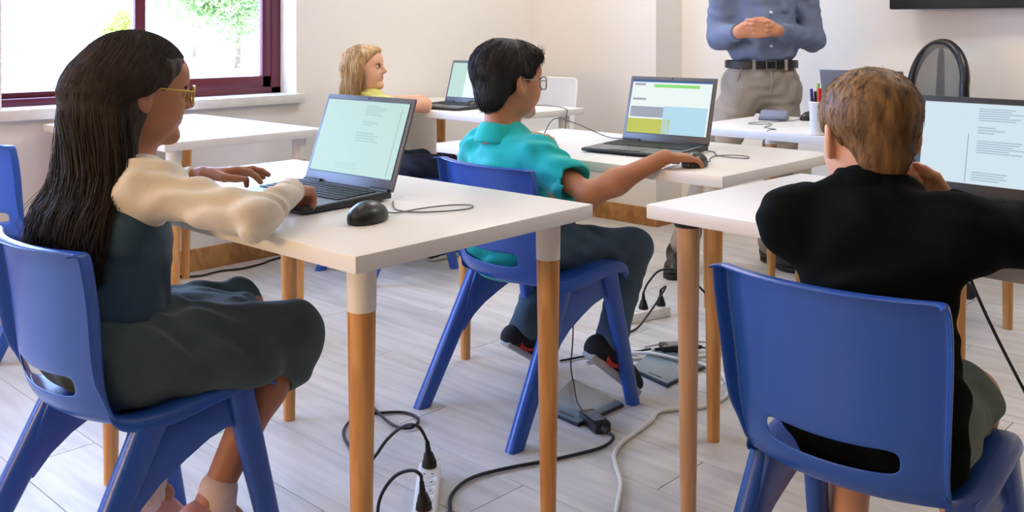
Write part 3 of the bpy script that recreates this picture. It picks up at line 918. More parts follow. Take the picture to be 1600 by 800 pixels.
# things on the teacher's desk
cx, cy = 3.315, 1.605
cup = empty('pen_cup', (cx, cy, TZ)); tag(cup, 'tall white pen cup standing on the teacher\'s desk', 'cup')
V = []; n = 28; prof = [(.0, .002), (.030, .002), (.034, .115), (.037, .120), (.0345, .122), (.032, .118), (.028, .006), (.0, .006)]
for r, z in prof: V += [(r * math.cos(2 * math.pi * k / n), r * math.sin(2 * math.pi * k / n), z) for k in range(n)]
MB().add(V, [(a * n + k, a * n + (k + 1) % n, (a + 1) * n + (k + 1) % n, (a + 1) * n + k) for a in range(len(prof) - 1) for k in range(n)]).build('cup_body', M['white_plastic'], cup, autos=True)
for k, (nm, rgb, cap, dx, dy, ln, lab) in enumerate((('felt_pen', (58, 40, 120), (58, 40, 120), .0, .024, .158, 'purple felt pen in the white cup'), ('felt_pen', (150, 190, 60), (140, 186, 60), .012, .008, .178, 'tall lime green pen in the white cup'),
        ('felt_pen', (28, 28, 28), (28, 28, 28), -.004, .010, .150, 'black pen in the white cup'), ('marker_pen', (236, 232, 226), (214, 46, 30), -.012, -.008, .162, 'white marker with a red cap in the cup'), ('marker_pen', (70, 50, 48), (70, 50, 48), .01, -.024, .164, 'dark brown marker in the white cup'))):
    p = empty(nm, (cx + dx, cy + dy, TZ + .008)); tag(p, lab, 'pen', 'pens in the cup')
    r = .0062 if nm == 'felt_pen' else .009
    ox, oy = dx * .22, dy * .22
    MB().cone((-dx * .3, -dy * .3, 0), (ox * .4, oy * .4, ln * .68), r * .8, r * .9, 12).build('barrel', mat('pen_body', rgb, .4), p, autos=True)
    MB().cone((ox * .4, oy * .4, ln * .68), (ox, oy, ln), r, r * .85, 12).build('cap', mat('pen_cap', cap, .4), p, autos=True)
case = empty('grey_case', (3.735, 2.01, TZ), rad(20)); tag(case, 'small grey wedge shaped case lying on the teacher\'s desk', 'case')
MB().prism([(-.05, .0), (.05, 0), (.05, .032), (.03, .04), (-.005, .036), (-.02, .024), (-.05, .022)], 'y', -.055, .055).build('case_body', M['eraser'], case, bevel=.004)
MB().prism([(-.05, .001), (.05, .001), (.05, .012), (-.05, .012)], 'y', -.057, .057).build('case_base', M['laptop_grey'], case, bevel=.002)

# ------------------------------------------------------------------ power strips, adapters, floor slabs, loose cables
def power_strip(x, y, rot, n, label, switch=True):
    t = empty('power_strip', (x, y, 0), rad(rot)); tag(t, label, 'power strip', 'white power strips on the floor')
    ln = .062 + n * .042
    MB().prism([(-.029, 0), (.029, 0), (.027, .034), (.022, .038), (-.022, .038), (-.027, .034)], 'x', -ln, 0).build('housing', M['white_plastic'], t, bevel=.003)
    for k in range(n):
        xc = -.028 - k * .042
        s = MB(); s.cone((xc, 0, .0375), (xc, 0, .0392), .0195, .0195, 22)
        so = s.build('socket', mat('socket_ring', (206, 204, 200), .5), t, autos=True)
        h = MB()
        for sy in (-.0095, .0095): h.cone((xc, sy, .039), (xc, sy, .0397), .0026, .0026, 8)
        h.build('pin_holes', M['dark_rubber'], so)
    if switch:
        w = MB().box((-.028 - n * .042, 0, .0385), (.020, .030, .005)).build('switch_frame', M['black_plastic'], t)
        MB().prism([(-.009, .040), (.009, .040), (.008, .046), (-.008, .042)], 'y', -.012, .012).build('switch_rocker', M['red_glow'], w).location = (-.028 - n * .042, 0, 0)
    return t
PSX, PSY = 1.602, 1.798
PS = power_strip(PSX, PSY, 45, 6, 'white power strip with a glowing red switch below the front desk')
def plug(x, y, z, d, label):
    """black schuko plug standing on a socket; d leans the cord end"""
    t = empty('power_plug', (x, y, z)); tag(t, label, 'plug', 'black plugs in the power strips')
    MB().cone((0, 0, 0), (0, 0, .012), .0185, .0175, 18).build('face', M['dark_rubber'], t, autos=True)
    MB().cone((0, 0, .012), (d[0] * .5, d[1] * .5, .032), .0165, .011, 16).build('grip', M['black_plastic'], t, autos=True)
    MB().cone((d[0] * .5, d[1] * .5, .032), (d[0], d[1], .06), .008, .005, 12).build('strain_relief', M['dark_rubber'], t, autos=True)
    return t, (x + d[0], y + d[1], z + .06)
ca, sa = math.cos(rad(45)), math.sin(rad(45))
s0 = (PSX - .028 * ca, PSY - .028 * sa); s4 = (PSX - (.028 + 5 * .042) * ca, PSY - (.028 + 5 * .042) * sa)
p1 = plug(s0[0], s0[1], .040, (-.004, .003), 'black plug in the last socket away from the red switch')
p2 = plug(s4[0], s4[1], .040, (-.004, .003), 'black plug beside the red switch')
cable('cord', [p1[1], (1.572, 1.80, .128), (1.563, 1.825, .134), (1.553, 1.858, .117), (1.538, 1.89, .083), (1.525, 1.915, .043), (1.535, 1.96, .008), (1.547, 2.026, .006), (1.595, 2.142, .006), (1.657, 2.202, .006), (1.722, 2.212, .006), (1.803, 2.154, .006), (1.814, 2.095, .006), (1.785, 2.055, .008), (1.745, 2.045, .008), (1.728, 2.09, .008), (1.75, 2.19, .012), (1.80, 2.30, .006)], .0042, M['cable_black'], p1[0])
cable('cord', [p2[1], (1.428, 1.635, .115), (1.425, 1.66, .118), (1.412, 1.695, .102), (1.398, 1.72, .07), (1.386, 1.73, .034), (1.37, 1.71, .008), (1.34, 1.64, .006), (1.25, 1.60, .006)], .0042, M['cable_black'], p2[0])
def adapter(x, y, z, rot, label, sz=(.11, .05, .03)):
    t = empty('power_adapter', (x, y, z), rad(rot)); tag(t, label, 'adapter', 'black power adapters on the floor')
    MB().box((0, 0, sz[2] / 2), sz).build('brick', M['black_plastic'], t, bevel=.006)
    MB().box((0, 0, sz[2] + .0004), (sz[0] * .6, sz[1] * .72, .0006)).build('rating_label', mat('rating_grey', (120, 120, 124), .6), t)
    MB().cone((sz[0] / 2, 0, sz[2] / 2), (sz[0] / 2 + .028, 0, sz[2] / 2), .011, .005, 12).build('strain_relief', M['dark_rubber'], t, autos=True)
    MB().cone((-sz[0] / 2, 0, sz[2] / 2), (-sz[0] / 2 - .02, 0, sz[2] / 2), .006, .004, 12).build('lead_boot', M['dark_rubber'], t, autos=True)
    return t
adapter(2.122, 1.692, 0, -115, 'black charger brick by the toe of the teal boy\'s shoe')
tag(cable('charger_cable', [(1.475, 1.585, .006), (1.515, 1.631, .006), (1.562, 1.678, .006), (1.625, 1.706, .006), (1.686, 1.706, .006), (1.771, 1.677, .006), (1.859, 1.637, .006), (1.944, 1.605, .006), (2.02, 1.585, .006), (2.075, 1.59, .01), (2.088, 1.615, .015)], .0046, M['cable_black']), 'thick black cable running over the floor to the charger brick', 'cord')
tag(cable('charger_lead', [(2.154, 1.762, .015), (2.175, 1.80, .03), (2.195, 1.827, .06), (2.204, 1.847, .11), (2.225, 1.858, .17), (2.228, 1.858, .24), (2.222, 1.855, .33)], .0022, M['cable_black']), 'thin black lead rising from the charger brick beside the chair leg', 'cord')
tag(cable('white_cable', [(1.60, 1.20, .007), (1.697, 1.297, .007), (1.806, 1.37, .007), (1.887, 1.423, .007), (1.95, 1.485, .007), (2.0, 1.53, .007), (2.07, 1.56, .007), (2.16, 1.575, .007), (2.25, 1.59, .007), (2.316, 1.61, .007), (2.379, 1.58, .007), (2.439, 1.537, .007), (2.534, 1.53, .007), (2.622, 1.565, .007), (2.69, 1.629, .012), (2.711, 1.708, .02), (2.699, 1.799, .02), (2.688, 1.893, .02), (2.674, 1.975, .007)], .0062, M['cable_white']), 'white round cable winding over the floor around the desk legs', 'cord')
def slab(pts, label):
    c = np.mean(pts, 0); t = empty('floor_slab', (c[0], c[1], 0)); tag(t, label, 'slab', 'flat grey slabs on the floor')
    q = [tuple(np.array(p[:2]) - c[:2]) for p in pts]
    MB().prism([(a * 1.0, b * 1.0) for a, b in q], 'z', .0, .009).build('slab_base', M['slab_edge'], t, bevel=.002)
    MB().prism([(a * .97, b * .97) for a, b in q], 'z', .009, .013).build('slab_face', M['slab'], t, bevel=.001)
    e1 = (np.array(q[3]) - np.array(q[2])); e1 /= np.linalg.norm(e1); m_ = (np.array(q[2]) * .62 + np.array(q[3]) * .38) * .86
    MB().prism([tuple(m_ + e1 * .03 + 0), tuple(m_ - e1 * .03), tuple((m_ - e1 * .03) * .93), tuple((m_ + e1 * .03) * .93)], 'z', .013, .0138).build('finger_notch', M['slab_edge'], t)
slab([(2.345, 1.96), (2.29, 1.715), (2.085, 1.72), (2.10, 1.87)], 'grey glossy floor slab under the teal boy\'s right shoe')
slab([(2.77, 1.94), (2.775, 1.715), (2.505, 1.71), (2.545, 1.88)], 'grey glossy floor slab crossed by the white cable')
power_strip(3.15, 2.155, -15, 4, 'white power strip behind the teal boy\'s knee', switch=False)
p3 = plug(3.15 - .11, 2.155 + .03, .040, (0, 0), 'black plug at the end of the strip behind the knee')
p4 = plug(3.15 - .027, 2.155 + .007, .040, (0, 0), 'black plug in the middle of the strip behind the knee')
cable('cord', [p4[1], (3.11, 2.13, .12), (3.06, 2.13, .08), (2.98, 2.13, .03), (2.90, 2.12, .006), (2.78, 2.12, .006)], .0042, M['cable_black'], p4[0])
cable('cord', [p3[1], (3.05, 2.17, .14), (3.08, 2.13, .19), (3.13, 2.06, .18), (3.2, 1.98, .08), (3.26, 1.92, .008), (3.32, 1.84, .006), (3.28, 1.75, .006), (3.15, 1.78, .006), (3.03, 1.87, .006)], .0042, M['cable_black'], p3[0])
adapter(2.80, 1.87, 0, -38, 'black charger brick lying beyond the cable crossed slab', (.12, .055, .034))
tag(cable('charger_cable', [(2.73, 1.93, .017), (2.66, 1.99, .006), (2.56, 2.06, .006), (2.45, 2.1, .006)], .004, M['cable_black']), 'black cable leading from the farther charger brick toward the boy', 'cord')
tag(cable('charger_lead', [(2.86, 1.82, .017), (2.93, 1.76, .006), (3.02, 1.72, .03), (3.05, 1.69, .05), (3.0, 1.66, .03), (2.95, 1.70, .006), (3.03, 1.78, .006), (3.12, 1.80, .006)], .003, M['cable_black']), 'tangled thin black lead beside the farther charger brick', 'cord')
tag(cable('white_cable', [(2.5, 2.03, .006), (2.60, 1.96, .006), (2.72, 1.86, .006), (2.82, 1.78, .006), (2.90, 1.74, .006), (2.93, 1.80, .02), (2.84, 1.91, .02), (2.76, 1.98, .006)], .005, M['cable_white']), 'white cable coiled around the farther charger brick', 'cord')
tag(cable('floor_cable', [(1.35, YW - .03, .12), (1.8, YW - .02, .08), (2.03, YW - .025, .04), (2.114, 4.06, .008), (2.18, 4.00, .006), (2.291, 4.01, .006), (2.386, 3.98, .006), (2.501, 3.995, .006), (2.588, 4.03, .006), (2.8, 4.06, .006), (3.3, YW - .05, .006)], .005, M['cable_black']), 'black cable lying along the wooden skirting below the window', 'cord')
tag(cable('hanging_cable', [(2.235, .66, TZ + .006), (2.28, .74, TZ + .006), (2.345, .795, TZ + .005), (2.368, .80, .70), (2.372, .79, .60), (2.378, .782, .544), (2.40, .743, .433), (2.45, .68, .27), (2.49, .60, .10), (2.50, .50, .008), (2.47, .36, .006)], .0042, M['cable_black']), 'black cable hanging from the blond boy\'s desk to the floor', 'cord')
tag(cable('desk_cable', [(2.66, 1.99, TZ + .01), (2.70, 2.10, TZ + .006), (2.64, 2.19, TZ + .05), (2.56, 2.22, TZ + .07), (2.47, 2.19, TZ + .02), (2.42, 2.12, TZ + .003), (2.40, 2.2, TZ + .003), (2.36, 2.30, TZ + .003)], .002, M['cable_grey']), 'thin grey cable looping left of the teal boy\'s laptop', 'cord')
tag(cable('desk_cable', [(3.50, 3.31, TZ + .01), (3.56, 3.26, TZ + .006), (3.60, 3.15, TZ + .006), (3.54, 2.998, TZ + .003), (3.53, 2.985, .70), (3.50, 2.98, .60), (3.45, 3.0, .52), (3.4, 3.08, .50)], .002, M['cable_black']), 'thin black cable drooping under the corner desk edge', 'cord')

# ================================================================== PEOPLE
def rot3(yaw, pitch=0, roll=0):
    return np.array(Matrix.Rotation(rad(yaw), 3, 'Z') @ Matrix.Rotation(rad(pitch), 3, 'Y') @ Matrix.Rotation(rad(roll), 3, 'X'))

def head_prims(man=False):
    p = [El((-.012, 0, .026), (.090, .073, .082), k=.02),
         El((.018, 0, -.020), (.068, .062, .078), k=.04),
         Cc((.030, -.030, -.070), (.030, .030, -.070), .026, k=.03),
         El((.068, 0, -.089), (.020, .024, .018), k=.025),
         El((.048, .033, -.032), (.030, .026, .030), k=.025), El((.048, -.033, -.032), (.030, .026, .030), k=.025),
         El((.066, 0, .038), (.024, .050, .034), k=.03),
         Cc((.083, 0, .008), (.103, 0, -.021), .006, .0100, k=.010), Cc((.093, -.010, -.027), (.093, .010, -.027), .0068, k=.008),
         El((.078, .031, .003), (.016, .017, .013), k=.012, op='-'), El((.078, -.031, .003), (.016, .017, .013), k=.012, op='-'),
         El((.072, .031, .003), (.013, .015, .0125), k=.004), El((.072, -.031, .003), (.013, .015, .0125), k=.004),
         El((.078, 0, -.050), (.012, .021, .006), k=.008), El((.076, 0, -.060), (.012, .017, .007), k=.008),
         Cc((-.026, 0, -.045), (-.036, 0, -.165), .047 if not man else .056, .047 if not man else .06, k=.035)]
    for s in (1, -1):
        R = np.array(Matrix.Rotation(rad(s * -22), 3, 'Z') @ Matrix.Rotation(rad(-12), 3, 'Y'))
        p += [El((-.012, s * .079, -.006), (.019, .009, .032), R, k=.006), El((-.008, s * .088, -.003), (.011, .006, .020), R, k=.004, op='-'), El((-.004, s * .074, -.030), (.009, .007, .010), k=.006)]
    return p
HEADS = {}
def head_mesh(man=False):
    if man not in HEADS: HEADS[man] = sdf_mesh(head_prims(man), .0026)
    return HEADS[man]
def place(V, R, c, s): return (V * s) @ R.T + np.array(c)

def face_parts(person, R, c, s, brow, iris='iris', lips=True):
    for sy in (1, -1):
        V, F = sdf_mesh([El((.0735, sy * .031, .003), (.0125, .0125, .0115), k=.001)], .0018)
        eye = link('eye', np_mesh('eye', place(V, R, c, s), F), M['eye_white'], person, True, True)
        V, F = sdf_mesh([El((.0835, sy * .0315, .003), (.0032, .0074, .0074), k=.001)], .0010)
        link('iris', np_mesh('iris', place(V, R, c, s), F), M[iris], eye, True, True)
        V, F = sdf_mesh([Cc((.087, sy * .015, .020), (.081, sy * .034, .025), .0045, .004, k=.004), Cc((.081, sy * .034, .025), (.069, sy * .048, .019), .004, .0022, k=.004)], .0014)
        link('eyebrow', np_mesh('eyebrow', place(V, R, c, s), F), M[brow], person, True, True)
        V, F = sdf_mesh([Cc((.0845, sy * .020, .0085), (.0850, sy * .031, .0135), .0016, k=.002), Cc((.0850, sy * .031, .0135), (.077, sy * .044, .009), .0016, .001, k=.002)], .0009)
        link('eyelashes', np_mesh('eyelashes', place(V, R, c, s), F), M['brow_dark'], person, True, True)
    if lips:
        V, F = sdf_mesh([El((.0800, 0, -.0505), (.0105, .0205, .0048), k=.004), El((.0785, 0, -.0590), (.0105, .0165, .0055), k=.002)], .0016)
        link('lips', np_mesh('lips', place(V, R, c, s), F), M['lip'], person, True, True)

def nrm(v): v = np.array(v, float); return v / np.linalg.norm(v)
def hand_prims(w, d, n, side, s, curl=(25, 30, 20), spread=.10, thumb=0.0, fcurl=None):
    """w wrist, d finger direction, n palm normal, side 'R'/'L', s hand length"""
    w = np.array(w, float); d = nrm(d); n = np.array(n, float); n = nrm(n - d * (n @ d))
    t = np.cross(d, n) * (1 if side == 'R' else -1)
    P = []
    offs = [.150, .052, -.048, -.140]; bow = [.02, 0, .015, .05]; lens = [.37, .42, .39, .30]
    K = []
    for o, b in zip(offs, bow):
        k = w + d * (.50 - b) * s + t * o * s; K.append(k)
        P.append(Cc(w + t * o * .5 * s + d * .02 * s, k, .078 * s, .060 * s, k=.035 * s * 2))
    P.append(Cc(K[0] - d * .06 * s, K[3] - d * .05 * s, .055 * s, .05 * s, k=.05 * s))
    for i, (k, L) in enumerate(zip(K, lens)):
        cu = curl if fcurl is None else fcurl[i]
        ang = 0; p = k; fd = nrm(d + t * spread * (1.5 - i))
        for seg, (fr, r) in enumerate(zip((.44, .31, .25), (.055, .050, .045))):
            ang += rad(cu[seg]); dd = fd * math.cos(ang) + n * math.sin(ang)
            q = p + dd * L * s * fr
            P.append(Cc(p, q, r * s, (r - .005) * s, k=.012 * s * 2))
            p = q
    b0 = w + d * .12 * s + t * .13 * s
    b1 = b0 + nrm(t * (.75 - thumb) + d * .75 + n * (.35 + thumb * .5)) * .25 * s
    b2 = b1 + nrm(t * (.25 - thumb) + d * .95 + n * (.25 + thumb * .4)) * .16 * s
    b3 = b2 + nrm(t * (.05 - thumb) + d * 1. + n * (.2 + thumb * .3)) * .12 * s
    P += [Cc(b0, b1, .085 * s, .064 * s, k=.06 * s), Cc(b1, b2, .060 * s, .052 * s, k=.02 * s), Cc(b2, b3, .052 * s, .040 * s, k=.02 * s)]
    return P

def cap_strands(V, F, R, c, s, n, length, r, flow, seg=5, lift=.25, keep=None, droop=.35, seed=1, jitter=.25):
    """short hair: strands rooted on a scalp mesh; V is local (head frame); flow(local points)->local directions"""
    rg = np.random.default_rng(seed)
    N = vnormals(V, F)
    ids = np.arange(len(V)) if keep is None else np.nonzero(keep(V))[0]
    ids = rg.choice(ids, n)
    P = V[ids] + rg.normal(size=(n, 3)) * .0015; Nn = N[ids]
    D = flow(P); D = D - Nn * np.sum(D * Nn, 1, keepdims=True); D /= np.maximum(np.linalg.norm(D, axis=1, keepdims=True), 1e-6)
    D = D + rg.normal(size=(n, 3)) * jitter; D = D - Nn * np.sum(D * Nn, 1, keepdims=True); D /= np.maximum(np.linalg.norm(D, axis=1, keepdims=True), 1e-6)
    Ls = length * (.6 + .6 * rg.random((n, 1)))
    pts = []
    for k in range(seg):
        u = k / (seg - 1)
        pts.append(P - Nn * .003 + D * Ls * u + Nn * Ls * (lift * u - (lift + droop * .5) * u * u * .8))
    paths = np.stack(pts, 1)
    return strands(place(paths.reshape(-1, 3), R, c, s).reshape(n, seg, 3), r)

SOLE = [(0, -.030), (.04, -.034), (.10, -.030), (.16, -.040), (.20, -.036), (.228, -.016), (.232, .004), (.222, .026), (.19, .036), (.14, .034), (.08, .030), (.03, .032), (.0, .028), (-.014, .0)]
def shoe(person, heel, R, s, upper, sole, swoosh=None, name='shoe', side=1, strap=False):
    """R columns: forward, left, up of the foot; heel = point under the heel"""
    R = np.asarray(R, float); heel = np.array(heel, float)
    pr = [Cc((.02, 0, .045), (.05, 0, .075), .034, .036, k=.02), Cc((.05, 0, .05), (.15, 0, .035), .036, .032, k=.03), El((.165, .0, .030), (.062, .036, .030), k=.02), El((.01, 0, .035), (.03, .031, .035), k=.02), Pl((0, 0, 1), .010, .004)]
    if not strap: pr.append(El((.012, 0, .115), (.030, .024, .035), k=.01, op='-'))
    V, F = sdf_mesh(pr, .003)
    o = link(name, np_mesh(name, place(V, R, heel, s), F), M[upper], person, True, True)
    mb = MB().prism([(x, y * side) for x, y in SOLE], 'z', 0, .020)
    mb.v = [tuple(p) for p in place(np.array(mb.v), R, heel, s)]
    mb.build('sole', M[sole], o, world=True, bevel=.004 * s)
    if swoosh:
        a = [(.035, .046), (.045, .034), (.065, .030), (.09, .038), (.13, .062)]; b = [(.035, .046), (.040, .022), (.062, .016), (.09, .028), (.13, .062)]
        Vs = []
        for (xa, za), (xb, zb) in zip(a, b): Vs += [(xa, swoosh * .0375, za), (xb, swoosh * .0385, zb)]
        Vs2 = [(x, y - swoosh * .006, z) for x, y, z in Vs]
        mb = MB(); mb.add(place(np.array(Vs), R, heel, s), [(2 * i, 2 * i + 1, 2 * i + 3, 2 * i + 2) for i in range(4)])
        mb.build('swoosh_mark', M['red'], o, world=True, solid=.003)
    return o

def glasses(person, R, c, s, m_frame, m_lens, round_=True):
    g = None
    mb = MB()
    loc = lambda p: tuple(place(np.array([p]), R, c, s)[0])
    for sy in (1, -1):
        ring = []
        for k in range(22):
            a = 2 * math.pi * k / 22; e = 1.0 if round_ else .7
            yy = .022 * np.sign(math.cos(a)) * abs(math.cos(a)) ** e; zz = .0185 * np.sign(math.sin(a)) * abs(math.sin(a)) ** e
            ring.append(loc((.100 - .35 * max(0, abs(sy * .033 + yy) - .035), sy * .033 + yy, -.001 + zz)))
        mb.tube(ring, .0021, 6, closed=True)
        mb.tube([loc((.094, sy * .055, .006)), loc((.06, sy * .076, .008)), loc((-.005, sy * .084, .012)), loc((-.022, sy * .084, -.002))], .0016, 6)
    mb.tube([loc((.100, .011, .002)), loc((.104, 0, .004)), loc((.100, -.011, .002))], .0015, 6)
    g = mb.build('eyeglasses', m_frame, person, smooth=True, world=True)
    for sy in (1, -1):
        V = [loc((.100, sy * .033, -.001))] + [loc((.100 - .35 * max(0, abs(sy * .033 + .0215 * math.cos(a)) - .035), sy * .033 + .0215 * math.cos(a), -.001 + .018 * math.sin(a))) for a in np.linspace(0, 2 * math.pi, 20, endpoint=False)]
        MB().add(V, [(0, k + 1, (k + 1) % 20 + 1) for k in range(20)]).build('lens', m_lens, g, world=True)
    return g

def make_person(base, label):
    p = empty('person', base); tag(p, label, 'person'); return p
def xf(prims, R, c, s):
    """head-frame primitives moved into the world"""
    out = []
    for q in prims:
        if q[0] == 'c': out.append(('c', place(q[1][None], R, c, s)[0], place(q[2][None], R, c, s)[0], q[3] * s, q[4] * s, q[5] * s, q[6]))
        else: out.append(('e', place(q[1][None], R, c, s)[0], q[2] * s, R if q[3] is None else R @ np.asarray(q[3]), q[4] * s, q[5]))
    return out
def core(pel, chest, neck, SL, SR, g=1.0, R=None):
    mid = (np.array(pel) + np.array(chest)) / 2
    return [El(pel, (.074 * g, .100 * g, .070), R, k=.04), El(mid, (.068 * g, .092 * g, .10), R, k=.05), El(chest, (.070 * g, .098 * g, .10), R, k=.05), Cc(SL, SR, .030 * g, k=.05), Cc(chest, neck, .052 * g, .040 * g, k=.04)]
def add_body(person, prims, m, h=.003):
    V, F = sdf_mesh(prims, h)
    return link('body', np_mesh('body', V, F), M[m], person, True, True)
def collar(person, c, r0, r1, z0, z1, tilt, m, nm='collar'):
    V = []; n = 28
    for rr, zz in ((r1 * .96, z1 - .004), (r1, z1), ((r0 + r1) / 2 + .004, (z0 + z1) / 2 + .004), (r0 + .002, z0), (r0 - .004, z0 - .003), (r0 - .003, z0 - .03)):
        for q in range(n):
            a = 2 * math.pi * q / n; V.append((c[0] + rr * math.cos(a), c[1] + rr * math.sin(a) * .97, c[2] + zz - tilt * math.cos(a)))
    return MB().add(V, [(k * n + q, k * n + (q + 1) % n, (k + 1) * n + (q + 1) % n, (k + 1) * n + q) for k in range(5) for q in range(n)]).build(nm, m, person, solid=.003, subsurf=1, world=True)

KID_CAP = [El((-.014, 0, .034), (.101, .082, .084), k=.02)]
def cap_mesh(extra=(), cutn=(-.75, 0, .66), cutd=-.024, low=-.058, ear=True, h=.003):
    p = list(KID_CAP) + list(extra) + [Pl(cutn, cutd, .01), Pl((-.25, 0, 1), low, .01)]
    if ear:
        for s in (1, -1): p.append(El((-.002, s * .088, -.014), (.030, .024, .036), k=.01, op='-'))
    return sdf_mesh(p, h)

def torso(pel, chest, neck, SL, SR, w=1.0, depth=1.0, R=None):
    mid = (np.array(pel) + np.array(chest)) / 2
    return [El(pel, (.098 * depth, .130 * w, .095), R, k=.04), El(mid, (.092 * depth, .118 * w, .12), R, k=.05), El(chest, (.094 * depth, .125 * w, .13), R, k=.05),
            Cc(SL, SR, .048, k=.06), Cc(np.array(neck) + (0, 0, -.02), SL, .036, .042, k=.05), Cc(np.array(neck) + (0, 0, -.02), SR, .036, .042, k=.05), Cc(chest, neck, .075, .044, k=.05)]

# ------------------------------------------------------------------ girl in front: long dark hair, cream sleeves, dark dress
def girl_front():
    p = make_person((.88, 1.9, 0), 'girl with very long dark hair, glasses, cream sleeves and dark dress')
    pel, chest, neck = npv(.840, 1.895, .50), npv(.866, 1.90, .71), npv(.895, 1.905, .845)
    SR, SL = npv(.872, 1.79, .805), npv(.885, 2.025, .80)
    ER, WR = npv(.962, 1.556, .764), npv(1.098, 1.652, .786)
    EL_, WL = npv(.975, 2.105, .735), npv(1.075, 1.955, .79)
    hc, hs = (.908, 1.905, .985), 1.0
    R = rot3(-12, 5, 0)
    B = xf(head_prims(), R, hc, hs) + core(pel, chest, neck, SL, SR, .92)
    dR = nrm((.075, .055, -.012)); dL = nrm((.145, -.075, .015))
    B += [Cc(SR, ER, .030, .027, k=.03), Cc(ER, WR, .027, .019, k=.02), Cc(SL, EL_, .030, .027, k=.03), Cc(EL_, WL, .027, .020, k=.02)]
    B += hand_prims(WR, dR, (.15, .1, -1), 'R', .148, (38, 45, 30), .04, .25)
    B += hand_prims(WL, dL, (.05, -.15, -1), 'L', .155, (14, 26, 20), .16, -.1, fcurl=[(16, 24, 18), (2, 18, 16), (6, 22, 18), (34, 34, 22)])
    KR, AR = npv(1.190, 1.775, .462), npv(1.000, 1.785, .155); KL, AL = npv(1.215, 2.035, .455), npv(.95, 1.985, .155)
    for s_, K, A in ((-1, KR, AR), (1, KL, AL)):
        calf = A + (K - A) * .68 + (-.012, 0, -.006)
        B += [Cc(pel + (.02, s_ * .065, -.01), K, .062, .048, k=.03), Cc(K, calf, .046, .044, k=.03), Cc(calf, A, .043, .028, k=.03), Cc(A, A + (.05, 0, -.05), .027, .022, k=.02)]
    add_body(p, B, 'skin_girl')
    # lower legs are part of the same body; cream knit top
    top = torso(pel + (0, 0, .05), chest, neck + (0, 0, -.035), SL, SR, .90, .80) + [Cc(SR, ER, .046, .039, k=.03), Cc(ER, ER + (WR - ER) * .9, .038, .028, k=.02), Cc(SL, EL_, .045, .039, k=.03), Cc(EL_, EL_ + (WL - EL_) * .75, .038, .028, k=.02)]
    sdf_obj('knit_top', top, .005, M['cream_knit'], p, folds(.0045, 60, 75, 90, 0, .0016))
    for W, E_, fr in ((WR, ER, .9), (WL, EL_, .75)):
        d = nrm(W - E_); c = E_ + (W - E_) * fr
        MB().cone(c - d * .012, c + d * .026, .0295, .0270, 20).build('cuff', M['cream_knit'], p, world=True, autos=True)
    # pinafore: bodice and skirt
    mid = (pel + chest) / 2
    bod = [El(pel + (0, 0, .06), (.096, .132, .085), k=.04), El(mid + (.0, 0, .01), (.086, .124, .115), k=.05), El(chest + (.0, 0, -.01), (.088, .118, .115), k=.05),
           Cc(neck + (-.01, .075, -.03), chest + (-.02, .085, .02), .038, .05, k=.03), Cc(neck + (-.01, -.075, -.03), chest + (-.02, -.085, .02), .038, .05, k=.03),
           Cc(SR + (.02, -.005, -.02), SR + (.02, -.2, -.05), .052, k=.012, op='-'), Cc(SL + (0, .015, -.02), SL + (0, .2, -.04), .05, k=.012, op='-'), El(neck + (.02, 0, .01), (.06, .062, .05), k=.015, op='-')]
    sdf_obj('pinafore_bodice', bod, .005, M['dress_blue'], p, folds(.003, 30, 60, 20, 1, .001))
    sk = [El(pel + (-.0, 0, -.01), (.112, .160, .085), k=.04), El(pel + (-.032, .03, -.03), (.072, .10, .055), k=.03), Cc(pel + (.0, -.085, -.015), KR + (-.005, -.005, .0), .088, .064, k=.05), Cc(pel + (.0, .085, -.015), KL + (-.02, 0, .0), .088, .064, k=.05),
          Cc(pel + (.05, 0, -.01), (KR + KL) / 2 + (-.07, 0, -.005), .085, .068, k=.06), Cc(KR + (-.015, 0, -.01), KR + (-.022, -.002, -.055), .064, .064, k=.03), Cc(KL + (-.03, 0, 0), KL + (-.04, 0, -.05), .064, .062, k=.03),
          Cc(pel + (-.015, -.12, -.02), KR + (-.12, -.06, -.035), .05, .035, k=.05), Cc(KR + (-.045, 0, -.03), AR + (.08, 0, .12), .055, .05, k=.006, op='-')]
    sdf_obj('dress_skirt', sk, .005, M['dress'], p, folds(.0055, 26, 75, 30, 2, .0016))
    # skirt hem hanging behind the seat through the slot
    for a, nm in ((AR, 1), (AL, 1)):
        pass
    shR = np.stack([nrm((.72, .0, -.42)), npv(0, 1, 0), nrm((.42, 0, .72))], 1)
    for A, yy in ((AR, 0), (AL, 0)):
        f = nrm((.78, 0.02, -.5)); l = npv(0, 1, 0); u = np.cross(f, l)
        o = shoe(p, A - u * .075 - f * .035, np.stack([f, l, u], 1), .86, 'pink', 'pink_sock', strap=False)
        sk_ = sdf_mesh([Cc(A + (.004, 0, -.035), A + (.016, 0, .020), .042, .039, k=.01)], .004, folds(.003, 160, 160, 20, 0))
        link('frilled_sock', np_mesh('frilled_sock', *sk_), M['pink_sock'], p, True, True)
    collar(p, (neck[0] - .022, neck[1] + .004, neck[2] - .012), .056, .092, .010, -.030, .012, M['dress_blue'])
    face_parts(p, R, hc, hs, 'brow_dark')
    glasses(p, R, hc, hs, mat('gold_frame', (190, 160, 60), .35, metal=.6), M['yellow_lens'])
    # hair: solid mass + strands
    H = lambda q: place(np.array([q]), R, hc, hs)[0]
    hp = [(t[0], place(np.array([t[1]]), R, hc, hs)[0], t[2] * hs, R, t[4], t[5]) for t in [El((-.016, 0, .034), (.106, .088, .087), k=.02), El((-.052, .004, -.03), (.060, .074, .085), k=.04)]]
